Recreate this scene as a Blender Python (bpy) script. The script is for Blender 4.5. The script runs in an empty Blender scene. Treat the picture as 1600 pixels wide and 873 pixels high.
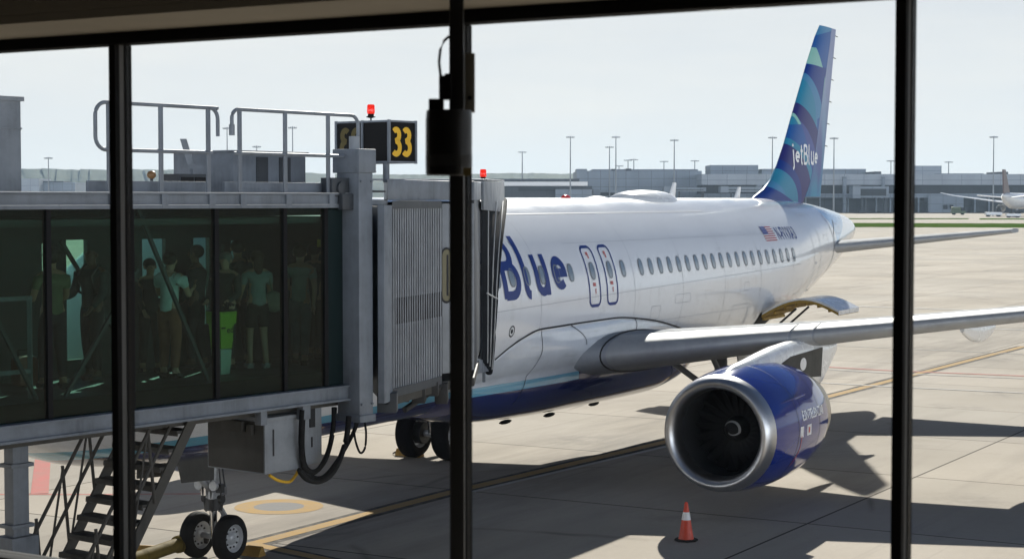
import bpy, bmesh, math, random
import numpy as np
from mathutils import Vector, Matrix
from mathutils.geometry import tessellate_polygon
random.seed(7)
sc = bpy.context.scene
COL = sc.collection
R = math.radians

# ------------------------------------------------------------------ survey of the place
# camera eye 6.1 m over the apron; airliner frame: s metres aft of the nose, p to port, z up
K = 1.032
H = 6.10
NG = np.array([-5.008, 29.794])
TH = R(28.085)
PT = R(2.55)
F = 2800.0
AV = np.array([math.sin(TH), math.cos(TH)])
PV = np.array([math.cos(TH), -math.sin(TH)])

def ray(X, Y):
    u = (X - 800) / F; v = -(Y - 436.5) / F
    cp, sp = math.cos(PT), math.sin(PT)
    return np.array([u, cp + v * sp, -sp + v * cp])
EYE = np.array([0, 0, H])
def atz(X, Y, z):
    d = ray(X, Y); return EYE + d * ((z - H) / d[2])
def atD(X, Y, D):
    d = ray(X, Y); return EYE + d * (D / d[1])
def gp(X, Y):
    q = atz(X, Y, 0); return (q[0], q[1])
def W(s, p, z):
    q = NG + K * (AV * (s - 5.07) + PV * p)
    return Vector((q[0], q[1], z * K))
def pixX(P):
    cp, sp = math.cos(PT), math.sin(PT)
    d = P[1] * cp - (P[2] - H) * sp
    return 800 + F * P[0] / d
def atp(X, Y, p):
    d = ray(X, Y)[:2]; t = (K * p + NG @ PV) / (d @ PV)
    q = EYE + ray(X, Y) * t
    r = (q[:2] - NG) / K
    return r @ AV + 5.07, q[2] / K

# ------------------------------------------------------------------ object helpers
INV = {}
def tag(o, label=None, cat=None, group=None, kind=None):
    if label: o['label'] = label
    if cat: o['category'] = cat
    if group: o['group'] = group
    if kind: o['kind'] = kind
    return o
def thing(name, label, cat, loc=(0, 0, 0), rz=0, group=None):
    o = bpy.data.objects.new(name, None); COL.objects.link(o)
    o.location = loc; o.rotation_euler = (0, 0, rz); o.empty_display_size = .3
    INV[o.name] = (Matrix.Translation(Vector(loc)) @ Matrix.Rotation(rz, 4, 'Z')).inverted()
    return tag(o, label, cat, group)
def root_of(o):
    while o.parent: o = o.parent
    return o

class MB:
    """collects shapes for ONE mesh object"""
    def __init__(s): s.v = []; s.f = []; s.m = []
    def add(s, verts, faces, mi=0):
        b = len(s.v); s.v += [Vector(x) for x in verts]
        for f in faces: s.f.append([b + i for i in f]); s.m.append(mi)
        return s
    def box(s, a, b, mi=0, M=None):
        x0, y0, z0 = a; x1, y1, z1 = b
        vs = [(x0,y0,z0),(x1,y0,z0),(x1,y1,z0),(x0,y1,z0),(x0,y0,z1),(x1,y0,z1),(x1,y1,z1),(x0,y1,z1)]
        if M: vs = [M(*q) for q in vs]
        return s.add(vs, [(3,2,1,0),(4,5,6,7),(0,1,5,4),(1,2,6,5),(2,3,7,6),(3,0,4,7)], mi)
    def loft(s, rings, closed=True, caps=True, mi=0):
        n = len(rings[0]); vs = [v for r in rings for v in r]; fs = []
        for k in range(len(rings) - 1):
            for i in range(n if closed else n - 1):
                j = (i + 1) % n
                fs.append((k*n+i, k*n+j, (k+1)*n+j, (k+1)*n+i))
        if caps and closed:
            fs.append(tuple(range(n - 1, -1, -1))); fs.append(tuple((len(rings)-1)*n + i for i in range(n)))
        return s.add(vs, fs, mi)
    def tube(s, pts, r, n=8, mi=0, caps=True, flat=None):
        pts = [Vector(p) for p in pts]; rings = []
        rr = r if isinstance(r, (list, tuple)) else [r] * len(pts)
        for i, p in enumerate(pts):
            t = (pts[min(i+1, len(pts)-1)] - pts[max(i-1, 0)]).normalized()
            up = Vector((0,0,1)) if abs(t.z) < .95 else Vector((1,0,0))
            a = t.cross(up).normalized(); b = a.cross(t).normalized()
            fl = flat or (1, 1); off = math.pi / n if n == 4 else 0
            rings.append([p + (a*math.cos(2*math.pi*k/n+off)*fl[0] + b*math.sin(2*math.pi*k/n+off)*fl[1]) * rr[i] for k in range(n)])
        return s.loft(rings, True, caps, mi)
    def bar(s, p0, p1, w, h=None, mi=0):
        return s.tube([p0, p1], 1.0, 4, mi, True, (w*.7071, (h or w)*.7071))
    def lathe(s, prof, c, ax, n=32, mi=0, ref=None, caps=False):
        """prof: (distance along axis, radius)"""
        c = Vector(c); ax = Vector(ax).normalized()
        a = ax.cross(Vector((0,0,1)) if abs(ax.z) < .9 else Vector((1,0,0))).normalized(); b = a.cross(ax)
        rings = [[c + ax*d + (a*math.cos(2*math.pi*k/n) + b*math.sin(2*math.pi*k/n))*r for k in range(n)] for d, r in prof]
        return s.loft(rings, True, caps, mi)
    def prism(s, poly, off, mi=0):
        """poly: 3-D polygon, off: extrusion vector"""
        n = len(poly); P = [Vector(p) for p in poly]; Q = [p + Vector(off) for p in P]
        tri = tessellate_polygon([P])
        fs = [tuple(t) for t in tri] + [tuple(n + i for i in reversed(t)) for t in tri]
        fs += [(i, (i+1) % n, n + (i+1) % n, n + i) for i in range(n)]
        return s.add(P + Q, fs, mi)
    def sphere(s, c, r, nu=16, nv=10, sc3=(1,1,1), mi=0):
        c = Vector(c); rings = []
        for j in range(nv + 1):
            a = math.pi * (j / nv - .5); a = max(-1.56, min(1.56, a))
            rings.append([c + Vector((math.cos(a)*math.cos(2*math.pi*i/nu)*r*sc3[0], math.cos(a)*math.sin(2*math.pi*i/nu)*r*sc3[1], math.sin(a)*r*sc3[2])) for i in range(nu)])
        return s.loft(rings, True, True, mi)
    def build(s, name, mats, parent=None, smooth=40, bevel=0, merge=False, recalc=True):
        me = bpy.data.meshes.new(name)
        vs = s.v
        if parent is not None:
            M = INV[root_of(parent).name]; vs = [M @ v for v in vs]
        me.from_pydata([tuple(v) for v in vs], [], s.f)
        mats = mats if isinstance(mats, (list, tuple)) else [mats]
        for m in mats: me.materials.append(m)
        me.polygons.foreach_set('material_index', s.m)
        bm = bmesh.new(); bm.from_mesh(me)
        if merge: bmesh.ops.remove_doubles(bm, verts=bm.verts, dist=1e-4)
        if recalc: bmesh.ops.recalc_face_normals(bm, faces=bm.faces)
        if bevel: bmesh.ops.bevel(bm, geom=[e for e in bm.edges if len(e.link_faces) == 2 and e.calc_face_angle(0) > .5], offset=bevel, segments=2, affect='EDGES', profile=.6)
        if smooth:
            for f in bm.faces: f.smooth = True
            for e in bm.edges:
                e.smooth = len(e.link_faces) == 2 and e.calc_face_angle(0) < R(smooth)
        bm.to_mesh(me); bm.free()
        o = bpy.data.objects.new(name, me); COL.objects.link(o)
        if parent is not None: o.parent = parent
        return o

def arc(c, r, a0, a1, n=8):
    return [(c[0] + r*math.cos(R(a0 + (a1-a0)*i/n)), c[1] + r*math.sin(R(a0 + (a1-a0)*i/n))) for i in range(n + 1)]
def interp(xs, ys):
    """monotone cubic through the stations"""
    xs = list(map(float, xs)); ys = list(map(float, ys)); n = len(xs)
    d = [(ys[i+1]-ys[i])/(xs[i+1]-xs[i]) for i in range(n-1)]
    m = [d[0]] + [0 if d[i-1]*d[i] <= 0 else 2*d[i-1]*d[i]/(d[i-1]+d[i]) for i in range(1, n-1)] + [d[-1]]
    def fn(x):
        if x <= xs[0]: return ys[0]
        if x >= xs[-1]: return ys[-1]
        i = max(k for k in range(n-1) if xs[k] <= x); h = xs[i+1]-xs[i]; t = (x-xs[i])/h
        return (2*t**3-3*t*t+1)*ys[i] + (t**3-2*t*t+t)*h*m[i] + (-2*t**3+3*t*t)*ys[i+1] + (t**3-t*t)*h*m[i+1]
    return fn

# ------------------------------------------------------------------ materials
class NT:
    def __init__(s, name):
        s.m = bpy.data.materials.new(name); s.m.use_nodes = True
        s.t = s.m.node_tree; s.n = s.t.nodes; s.l = s.t.links
        s.b = s.n['Principled BSDF']; s.out = s.n['Material Output']
    def node(s, typ, **kw):
        x = s.n.new(typ)
        for k, v in kw.items(): setattr(x, k, v)
        return x
    def link(s, a, b): s.l.new(a, b)
    def val(s, sock, v):
        if hasattr(v, 'links'): s.link(v, sock)
        else: sock.default_value = v
    def math(s, op, a, b=0.0, c=None, clamp=False):
        x = s.node('ShaderNodeMath', operation=op, use_clamp=clamp)
        s.val(x.inputs[0], a); s.val(x.inputs[1], b)
        if c is not None: s.val(x.inputs[2], c)
        return x.outputs[0]
    def mix(s, f, a, b):
        x = s.node('ShaderNodeMix', data_type='RGBA'); s.val(x.inputs[0], f)
        s.val(x.inputs[6], a if hasattr(a, 'links') else (*a[:3], 1)); s.val(x.inputs[7], b if hasattr(b, 'links') else (*b[:3], 1))
        return x.outputs[2]
    def coord(s, which='Object'):
        return s.node('ShaderNodeTexCoord').outputs[which]
    def noise(s, vec, scale, detail=5, rough=.6, dim='3D'):
        x = s.node('ShaderNodeTexNoise'); s.link(vec, x.inputs['Vector'])
        x.inputs['Scale'].default_value = scale; x.inputs['Detail'].default_value = detail; x.inputs['Roughness'].default_value = rough
        return x.outputs['Fac']
    def ramp(s, f, a, b, lo=0.0, hi=1.0):
        x = s.node('ShaderNodeMapRange'); s.val(x.inputs[0], f)
        x.inputs[1].default_value = a; x.inputs[2].default_value = b; x.inputs[3].default_value = lo; x.inputs[4].default_value = hi
        return x.outputs[0]
    def scale(s, vec, xyz):
        x = s.node('ShaderNodeMapping'); s.link(vec, x.inputs[0]); x.inputs['Scale'].default_value = xyz; return x.outputs[0]
    def bump(s, h, strength=.2, dist=.01):
        x = s.node('ShaderNodeBump'); s.link(h, x.inputs['Height']); x.inputs['Strength'].default_value = strength; x.inputs['Distance'].default_value = dist
        s.link(x.outputs[0], s.b.inputs['Normal'])
    def base(s, col, rough=.5, metal=0, coat=0, coat_rough=.05, spec=.5):
        s.val(s.b.inputs['Base Color'], col if hasattr(col, 'links') else (*col[:3], 1))
        s.val(s.b.inputs['Roughness'], rough); s.val(s.b.inputs['Metallic'], metal)
        s.b.inputs['Coat Weight'].default_value = coat; s.b.inputs['Coat Roughness'].default_value = coat_rough
        s.b.inputs['Specular IOR Level'].default_value = spec
        return s

def paint(name, col, rough=.5, metal=0, coat=0, var=.18, scale=3.0, bump=0, streak=True, spec=.5):
    t = NT(name); c = t.coord()
    n1 = t.noise(c, scale, 6, .65)
    f = t.ramp(n1, .35, .75, 0, 1)
    if streak:
        n2 = t.noise(t.scale(c, (6, 6, .5)), scale, 4, .6)
        f = t.math('MULTIPLY', f, t.ramp(n2, .3, .7, .3, 1))
    dark = tuple(x * (1 - var * 1.6) for x in col)
    t.base(t.mix(f, col, dark), t.ramp(n1, .3, .8, max(rough - .06, .02), min(rough + .1, 1)), metal, coat, .06, spec)
    if bump: t.bump(t.noise(c, scale * 14, 3), bump, .004)
    return t.m
def plain(name, col, rough=.5, metal=0, coat=0, spec=.5):
    return NT(name).base(col, rough, metal, coat, .06, spec).m
def glow(name, col, strength, base=(.02, .02, .02)):
    t = NT(name).base(base, .3); t.b.inputs['Emission Color'].default_value = (*col, 1); t.b.inputs['Emission Strength'].default_value = strength
    return t.m
def glass(name, tint, refl=.6, ior=1.45, rough=0.0):
    t = NT(name); t.n.remove(t.b)
    tr = t.node('ShaderNodeBsdfTransparent'); tr.inputs[0].default_value = (*tint, 1)
    gl = t.node('ShaderNodeBsdfGlossy'); gl.inputs['Roughness'].default_value = rough; gl.inputs[0].default_value = (1, 1, 1, 1)
    lw = t.node('ShaderNodeLayerWeight'); lw.inputs['Blend'].default_value = .5; sch = t.math('ADD', t.math('MULTIPLY', t.math('POWER', lw.outputs['Facing'], 5.0), .95), .045)
    mx = t.node('ShaderNodeMixShader'); t.link(t.math('MULTIPLY', sch, refl), mx.inputs[0])
    t.link(tr.outputs[0], mx.inputs[1]); t.link(gl.outputs[0], mx.inputs[2]); t.link(mx.outputs[0], t.out.inputs[0])
    return t.m

NAVY = (.010, .022, .125); CYAN = (.16, .42, .56); BLUE = (.006, .024, .215)
M = {}
M['grey_steel'] = paint('bridge_grey_paint', (.205, .232, .268), .5, 0, 0, .34, 2.2, .08, True, .3)
M['grey_lite'] = paint('light_grey_paint', (.275, .298, .325), .5, 0, 0, .32, 2.5, .05, True, .3)
M['grey_dark'] = paint('dark_grey_paint', (.05, .058, .068), .5, 0, 0, .2, 2.5)
M['beam'] = paint('beam_grey_paint', (.19, .218, .255), .45, 0, 0, .34, 1.8, .06)
M['under'] = paint('dusty_brown_grey_paint', (.080, .077, .070), .65, 0, 0, .25, 2.0, .1, True, .2)
M['black'] = plain('black_frame', (.010, .010, .011), .6, 0, 0, .15)
M['rubber'] = paint('black_rubber', (.014, .014, .015), .75, 0, 0, .3, 8, 0, True, .15)
M['canopy'] = paint('charcoal_canopy_fabric', (.014, .016, .020), .85, 0, 0, .3, 5, .3, True, .15)
M['strap'] = plain('pale_strap', (.45, .46, .47), .6)
M['alu'] = paint('bare_aluminium', (.62, .62, .62), .32, 1, 0, .12, 3)
M['lip'] = plain('brushed_lip_metal', (.56, .56, .57), .36, 1)
M['exhaust'] = paint('heat_tinted_metal', (.50, .45, .38), .38, 1, 0, .25, 3)
M['wing'] = paint('wing_grey_paint', (.36, .38, .405), .75, 0, 0, .16, 1.2, 0, True, .04)
M['slat'] = paint('slat_metal', (.42, .43, .44), .55, .22, 0, .16, 1.5, 0, True, .2)
M['white_paint'] = paint('white_gloss_paint', (.80, .81, .82), .25, 0, .5, .05, 1.5)
M['navy'] = plain('navy_lettering', (.010, .035, .20), .35, 0, 0, .25)
M['seam'] = plain('dark_seam', (.012, .013, .016), .6)
M['seam_soft'] = plain('soft_grey_seam', (.40, .42, .45), .5)
M['yellow'] = plain('sign_yellow', (.80, .47, .02), .55)
M['dark_steel'] = paint('greasy_dark_steel', (.035, .035, .036), .5, .3, 0, .3, 6)
M['strut'] = paint('gear_strut_paint', (.40, .41, .42), .4, .2, 0, .3, 5)
M['chrome'] = plain('chrome_oleo', (.75, .75, .76), .15, 1)
M['tyre'] = paint('tyre_rubber', (.012, .012, .013), .75, 0, 0, .3, 12, 0, True, .12)
M['rim'] = paint('wheel_rim_paint', (.55, .56, .57), .4, .3, 0, .2, 8)
M['dark_hole'] = plain('dark_opening', (.012, .012, .013), .8)
M['red'] = plain('red_paint', (.55, .02, .015), .4)
M['chock'] = paint('yellow_chock_paint', (.34, .19, .03), .6, 0, 0, .35, 6)
M['towbar'] = paint('olive_yellow_paint', (.16, .115, .025), .75, 0, 0, .4, 4, 0, True, .1)
HAZE, SKYS, SUNS, EXPO = 0.9e-4, .05, 5.0, 0.68
VEIL0, VEIL1, VEILC, BACKFILLC = .80, 1.0, (12.1, 12.1, 11.9), (82, 87, 95)
# ------------------------------------------------------------------ glyph strokes (unit height: x-height .70, cap 1.0, baseline 0)
GL = {
 'j': (.28, [[(.17, .70), (.17, -.08)] + arc((.02, -.08), .15, 0, -95, 6)[1:], [(.17, .86), (.17, .98)]]),
 'e': (.58, [[(.07, .36), (.50, .36)] + arc((.29, .36), .215, 0, 310, 20)[1:]]),
 't': (.36, [[(.14, .95), (.14, .17)] + arc((.28, .17), .14, 180, 275, 6)[1:], [(.0, .67), (.32, .67)]]),
 'B': (.64, [[(.08, 0), (.08, 1.0)], [(.08, .95), (.30, .95)] + arc((.30, .745), .205, 90, -90, 10)[1:] + [(.08, .54)], [(.08, .54), (.34, .54)] + arc((.34, .295), .245, 90, -90, 12)[1:] + [(.08, .05)]]),
 'l': (.32, [[(.09, 1.02), (.09, .17)] + arc((.23, .17), .14, 180, 270, 6)[1:]]),
 'u': (.56, [[(.08, .70), (.08, .25)] + arc((.265, .25), .185, 180, 360, 12)[1:] + [(.45, .25), (.45, .70)], [(.45, .35), (.45, 0)]]),
 '3': (.56, [arc((.24, .745), .20, 140, -75, 12) + arc((.24, .28), .235, 75, -140, 14)]),
}
def densify(path, step):
    out = [path[0]]
    for a, b in zip(path, path[1:]):
        n = max(1, int(math.hypot(b[0]-a[0], b[1]-a[1]) / step))
        out += [(a[0]+(b[0]-a[0])*k/n, a[1]+(b[1]-a[1])*k/n) for k in range(1, n+1)]
    return out
def strip(mb, path, w, surf, off, step=.06, closed=False, mi=0):
    """flat stroke of width w along a 2-D path, laid on surf(a, b, off)"""
    P = densify(list(path) + ([path[0]] if closed else []), step); vs = []; n = len(P)
    for i, p in enumerate(P):
        a = P[i-1] if i else (P[-2] if closed else p); b = P[i+1] if i < n-1 else (P[1] if closed else p)
        def unit(q, r):
            l = math.hypot(r[0]-q[0], r[1]-q[1]) or 1; return ((r[0]-q[0])/l, (r[1]-q[1])/l)
        t1 = unit(a, p) if a != p else unit(p, b); t2 = unit(p, b) if b != p else t1
        tx, ty = t1[0]+t2[0], t1[1]+t2[1]; l = math.hypot(tx, ty) or 1; nx, ny = -ty/l, tx/l
        k = w/2 / max(.5, nx*-t1[1] + ny*t1[0])
        vs += [surf(p[0]+nx*k, p[1]+ny*k, off), surf(p[0]-nx*k, p[1]-ny*k, off)]
    mb.add(vs, [(2*i, 2*i+1, 2*i+3, 2*i+2) for i in range(n-1)], mi)
def word(mb, txt, x0, y0, hgt, wid, w, surf, off, gap=.06, step=.06, mi=0):
    tot = sum(GL[c][0] + gap for c in txt) - gap; kx = wid / tot; x = x0
    for c in txt:
        for k, st in enumerate(GL[c][1]):
            strip(mb, [(x + q[0]*kx, y0 + q[1]*hgt) for q in st], w, surf, off + .0011*k, step, False, mi)
        x += (GL[c][0] + gap) * kx
def font(mb, txt, x0, y0, size, surf, off, sx=1.0, align='LEFT', mi=0, bold=.0):
    cu = bpy.data.curves.new('lettering', 'FONT'); cu.body = txt; cu.size = 1; cu.offset = bold; cu.resolution_u = 2; cu.align_x = align
    o = bpy.data.objects.new('lettering', cu); COL.objects.link(o)
    dg = bpy.context.evaluated_depsgraph_get(); me = bpy.data.meshes.new_from_object(o.evaluated_get(dg))
    mb.add([surf(x0 + v.co.x*size*sx, y0 + v.co.y*size, off) for v in me.vertices], [tuple(p.vertices) for p in me.polygons], mi)
    bpy.data.objects.remove(o); bpy.data.curves.remove(cu); bpy.data.meshes.remove(me)
def patch(mb, poly, surf, off, mi=0, centre=True):
    c = (sum(p[0] for p in poly)/len(poly), sum(p[1] for p in poly)/len(poly))
    n = len(poly); rings = [1.0, .66, .33]
    vs = [surf(c[0]+(p[0]-c[0])*k, c[1]+(p[1]-c[1])*k, off) for k in rings for p in poly] + [surf(c[0], c[1], off)]
    fs = [(r*n+i, r*n+(i+1)%n, (r+1)*n+(i+1)%n, (r+1)*n+i) for r in range(2) for i in range(n)] + [(2*n+i, 2*n+(i+1)%n, 3*n) for i in range(n)]
    mb.add(vs, fs, mi)
def oval(cx, cy, a, b, n=22, e=2.6):
    out = []
    for i in range(n):
        t = 2*math.pi*i/n; c, s = math.cos(t), math.sin(t)
        out.append((cx + a*math.copysign(abs(c)**(2/e), c), cy + b*math.copysign(abs(s)**(2/e), s)))
    return out
def rrect(x0, y0, x1, y1, r, n=5):
    return arc((x1-r, y1-r), r, 0, 90, n) + arc((x0+r, y1-r), r, 90, 180, n) + arc((x0+r, y0+r), r, 180, 270, n) + arc((x1-r, y0+r), r, 270, 360, n)

# ------------------------------------------------------------------ the airliner
plane = thing('airliner', 'large white airliner with a blue patterned tail fin, parked at the jet bridge', 'airliner', (NG[0], NG[1], 0), math.pi/2 - TH)
ZT = interp([0,.3,.8,1.5,2.3,3,4,5,6,7,30,33,36,38,38.7], [3.05,3.62,4.0,4.42,4.95,5.35,5.70,5.87,5.93,5.95,5.95,5.86,5.62,5.36,5.08])
ZB = interp([0,.3,.8,1.5,2.5,4,6,23,26,28,29.8,34.3,36.8,38.7], [3.05,2.6,2.33,2.1,1.93,1.82,1.78,1.78,1.95,2.22,2.52,3.52,4.13,4.72])
HW = interp([0,.3,.8,1.5,2.5,4,5,6,26,29,31,33,35,37,38.2,38.7], [.01,.55,.9,1.22,1.52,1.83,1.93,1.975,1.975,1.86,1.64,1.36,1.05,.66,.40,.18])
def zc(s): return (ZT(s) + ZB(s)) / 2
def psk(s, z):
    c = zc(s); h = (ZT(s)-ZB(s))/2 + 1e-6
    return HW(s) * math.sqrt(max(0, 1 - ((z-c)/h)**2))
def skin(s, z, off=0.0, side=1):
    c = zc(s); h = (ZT(s)-ZB(s))/2 + 1e-6; sn = max(-1, min(1, (z-c)/h)); cs = math.sqrt(1-sn*sn)
    return W(s, side*(HW(s)*cs + off*cs), z + off*sn)

# fuselage paint: colour by where the livery has it
t = NT('fuselage_livery'); co = t.coord(); sep = t.node('ShaderNodeSeparateXYZ'); t.link(co, sep.inputs[0])
sx, sz = sep.outputs[0], sep.outputs[2]
def s2x(s): return K * (s - 5.07)
n1 = t.noise(t.scale(co, (.6, 1, 1.5)), 1.2, 6, .65)
white = t.mix(t.ramp(n1, .35, .75), (.84, .85, .86), (.79, .80, .815))
fwd = t.math('LESS_THAN', sx, s2x(21.5))
cyan = t.math('MULTIPLY', t.math('LESS_THAN', sz, 2.37*K), fwd)
navy = t.math('MULTIPLY', t.math('LESS_THAN', sz, 2.21*K), fwd)
# pale blue sweep below the fin
sweep = t.math('MULTIPLY', t.math('GREATER_THAN', t.math('ADD', sx, t.math('MULTIPLY', sz, .55)), s2x(33.1)+5.6*K*.55), t.math('LESS_THAN', t.math('ADD', sx, t.math('MULTIPLY', sz, .35)), s2x(36.6)+5.3*K*.35))
sweep = t.math('MULTIPLY', sweep, t.math('GREATER_THAN', t.math('ADD', sz, t.math('MULTIPLY', sx, -.32)), 4.9*K - .32*s2x(34.5)))
colr = t.mix(sweep, white, (.36, .53, .72)); colr = t.mix(cyan, colr, CYAN); colr = t.mix(navy, colr, NAVY)
grime = t.math('MULTIPLY', t.ramp(t.noise(t.scale(co, (1.5, 6, .7)), 2.2, 6, .7), .55, .82, 0, .35), t.math('LESS_THAN', sz, 4.1*K)); colr = t.mix(grime, colr, (.42, .40, .37))
t.base(colr, t.ramp(n1, .3, .8, .16, .28), 0, .7, .05); t.bump(t.noise(t.scale(co, (1.9, 1, .9)), 1.6, 2, .4), .10, .02)
M['fuselage'] = t.m

def station_list():
    a = [0,.05,.12,.3,.5,.8,1.1,1.5,2,2.5,3,3.5,4,4.5,5,5.5,6,7]
    a += [8 + i for i in range(17)] + [25+.5*i for i in range(27)] + [38.3, 38.5, 38.65, 38.7]
    return a
N = 56
fus = MB()
fus.loft([[W(s, HW(s)*math.cos(2*math.pi*i/N), zc(s) + (ZT(s)-ZB(s))/2*math.sin(2*math.pi*i/N)) for i in range(N)] for s in station_list()])
fuselage = fus.build('fuselage', M['fuselage'], plane, 45)

# belly fairing
ZTF = interp([11,11.44,12.2,13,16.3,18,20.6,22.8], [2.6,2.94,3.25,3.40,3.42,3.3,2.9,2.3])
BUL = interp([11,12,13,15,20,22.8], [0,.06,.14,.22,.2,.0])
ZBF = interp([11,12.5,15,20,21.6,22.8], [1.765,1.5,1.39,1.33,1.42,1.76])
def pfair(s, z):
    zt = ZTF(s); zl = min(2.45, zt-.15)
    def pu(zz):
        x = max(0, min(1, (zt-zz)/.55)); return psk(s, max(zz, zl)) + BUL(s)*x*x*(3-2*x) + (.004 if zz < zt else 0)
    if z >= zl: return pu(z)
    u = (zl - z)/(zl - ZBF(s)); return pu(zl) * max(0, 1-u**2.7)**(1/2.7)
def fskin(s, z, off=0, side=1): return W(s, side*(pfair(s, z)+off), z)
fr = MB(); rings = []
for i in range(41):
    s = 11 + 11.8*i/40; zt = ZTF(s); zl = min(2.45, zt-.15); half = []
    for k in range(11): z = zt + (zl-zt)*k/10; half.append((pfair(s, z), z))
    p0 = half[-1][0]
    for k in range(1, 15):
        a = math.pi/2*k/14; half.append((p0*max(0, math.cos(a))**(2/2.7), zl - (zl-ZBF(s))*math.sin(a)**(2/2.7)))
    half[0] = (half[0][0]-.05, zt)
    rings.append([W(s, p, z) for p, z in half] + [W(s, -p, z) for p, z in reversed(half[:-1])])
fr.loft(rings)
t = NT('fairing_livery'); co = t.coord(); sep = t.node('ShaderNodeSeparateXYZ'); t.link(co, sep.inputs[0])
n1 = t.noise(co, 1.5, 6, .65); wh = t.mix(t.ramp(n1, .35, .7), (.72, .755, .79), (.60, .64, .68))
streak = t.noise(t.scale(co, (.4, 2, 5)), 3, 4, .6)
wh = t.mix(t.ramp(streak, .55, .8, 0, .5), wh, (.45, .46, .46))
c2 = t.mix(t.math('LESS_THAN', sep.outputs[2], 2.37*K), wh, CYAN); c2 = t.mix(t.math('LESS_THAN', sep.outputs[2], 2.2*K), c2, NAVY)
back = t.math('GREATER_THAN', sep.outputs[0], s2x(15.2)); low = t.math('MULTIPLY', back, t.math('LESS_THAN', sep.outputs[2], 2.75*K))
c2 = t.mix(low, c2, NAVY)
t.base(c2, t.ramp(n1, .3, .8, .14, .26), 0, .8, .05); M['fairing'] = t.m
fairing = fr.build('belly_fairing', M['fairing'], plane, 50)
sm = MB()
strip(sm, [(s, ZTF(s)-.015) for s in np.arange(11.4, 21.3, .15)], .035, fskin, .006)
for s0, z0, s1, z1 in ((13.0, 3.36, 12.7, 1.9), (14.3, 3.38, 14.9, 2.95), (17.4, 3.36, 17.4, 3.05), (20.2, 2.1, 20.4, 1.5)):
    strip(sm, [(s0+(s1-s0)*k/8 + .18*math.sin(math.pi*k/8), z0+(z1-z0)*k/8) for k in range(9)], .02, fskin, .006)
sm.build('panel_seam', M['seam'], fairing, 0)
for s0, p0 in ((13.9, .5), (15.4, .75), (17.7, .7)):
    dr = MB(); dr.loft([[W(s0+.5*u, p0+.05*w_*math.cos(a), 1.355+.05*w_*math.sin(a)) for a in [2*math.pi*j/10 for j in range(10)]] for u, w_ in ((0, .1), (.2, .8), (.5, 1), (.8, .8), (1, .1))])
    dr.build('drain_fairing', M['black'], fairing, 30, .02)

# seams on the skin
sm = MB()
strip(sm, [(s, 5.62) for s in np.arange(8.2, 23.6, .4)], .02, skin, .004)
for s0 in (10.2, 12.9, 17.35, 20.05, 22.7, 25.2, 27.8):
    strip(sm, [(s0, z) for z in np.arange(2.9, 5.8, .1)], .012, skin, .004)
strip(sm, [(s, 3.9+.02*(s-15)) for s in np.arange(11, 29, .4)], .012, skin, .004)
strip(sm, [(s, 5.02) for s in np.arange(14.4, 30, .4)], .008, skin, .004)
strip(sm, [(s, 3.2) for s in np.arange(17, 29, .4)], .008, skin, .004)
for a, b_, za, zb_ in ((9.2, 10.0, 3.0, 3.4), (18.3, 18.8, 3.25, 3.55), (19.6, 20.5, 3.55, 3.75), (23.4, 24.6, 2.7, 3.3), (24.0, 24.35, 3.65, 3.85), (28.3, 28.9, 3.35, 3.75), (31.6, 32.2, 4.4, 4.9), (33.6, 34.4, 4.9, 5.2)):
    strip(sm, rrect(a, za, b_, zb_, .06, 3), .012, skin, .004, .08, True)
sm.build('skin_seam', M['seam_soft'], fuselage, 0)

# cabin windows
M['win_frame'] = plain('window_surround', (.16, .18, .20), .45)
tw = NT('window_pane_acrylic'); tw.base((.20, .25, .29), .08, 0, .6, .03); M['win_pane'] = tw.m
WZ = 4.437
def cabin_window(s, parent, name='cabin_window'):
    mb = MB(); o, i = oval(s, WZ, .125, .185), oval(s+.008, WZ-.004, .100, .158)
    n = len(o); mb.add([skin(*p, .008) for p in o] + [skin(*p, .010) for p in i], [(k, (k+1) % n, n+(k+1) % n, n+k) for k in range(n)])
    w = mb.build(name, M['win_frame'], parent, 0)
    pn = MB(); patch(pn, oval(s+.008, WZ-.004, .101, .160), skin, .005); pn.build('pane', M['win_pane'], w, 40)
for s in [10.65, 11.22, 11.80, 12.43, 13.06, 13.70, 14.33, 16.86] + [17.804 + .5334*i for i in range(20)]:
    cabin_window(s, plane)
for s in (15.34, 16.19):
    mb = MB(); w2 = .255
    loop = rrect(s-w2, 3.72, s+w2, 4.93, .13)
    strip(mb, loop, .05, skin, .006, .05, True)
    for za, zb_ in ((4.90, 4.96), (3.69, 3.755)):
        strip(mb, [(s-w2+.11, (za+zb_)/2), (s+w2-.11, (za+zb_)/2)], zb_-za, skin, .0075, .05)
    ex = mb.build('emergency_exit', M['navy'], plane, 0)
    cabin_window(s, ex, 'exit_window')
    red_ = plain('faded_red_marking', (.55, .16, .15), .6)
    for a, b, wd, hh in ((-.05, 4.79, .10, .07), (-.03, 4.72, .06, .06), (-.04, 4.16, .13, .075), (.0, 4.02, .035, .10), (.0, 4.06, .07, .02)):
        mk = MB(); patch(mk, rrect(s+a-wd/2+.03, b-hh/2, s+a+wd/2+.03, b+hh/2, .006, 1), skin, .007)
        mk.build('exit_marking', red_, ex, 0)

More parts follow.
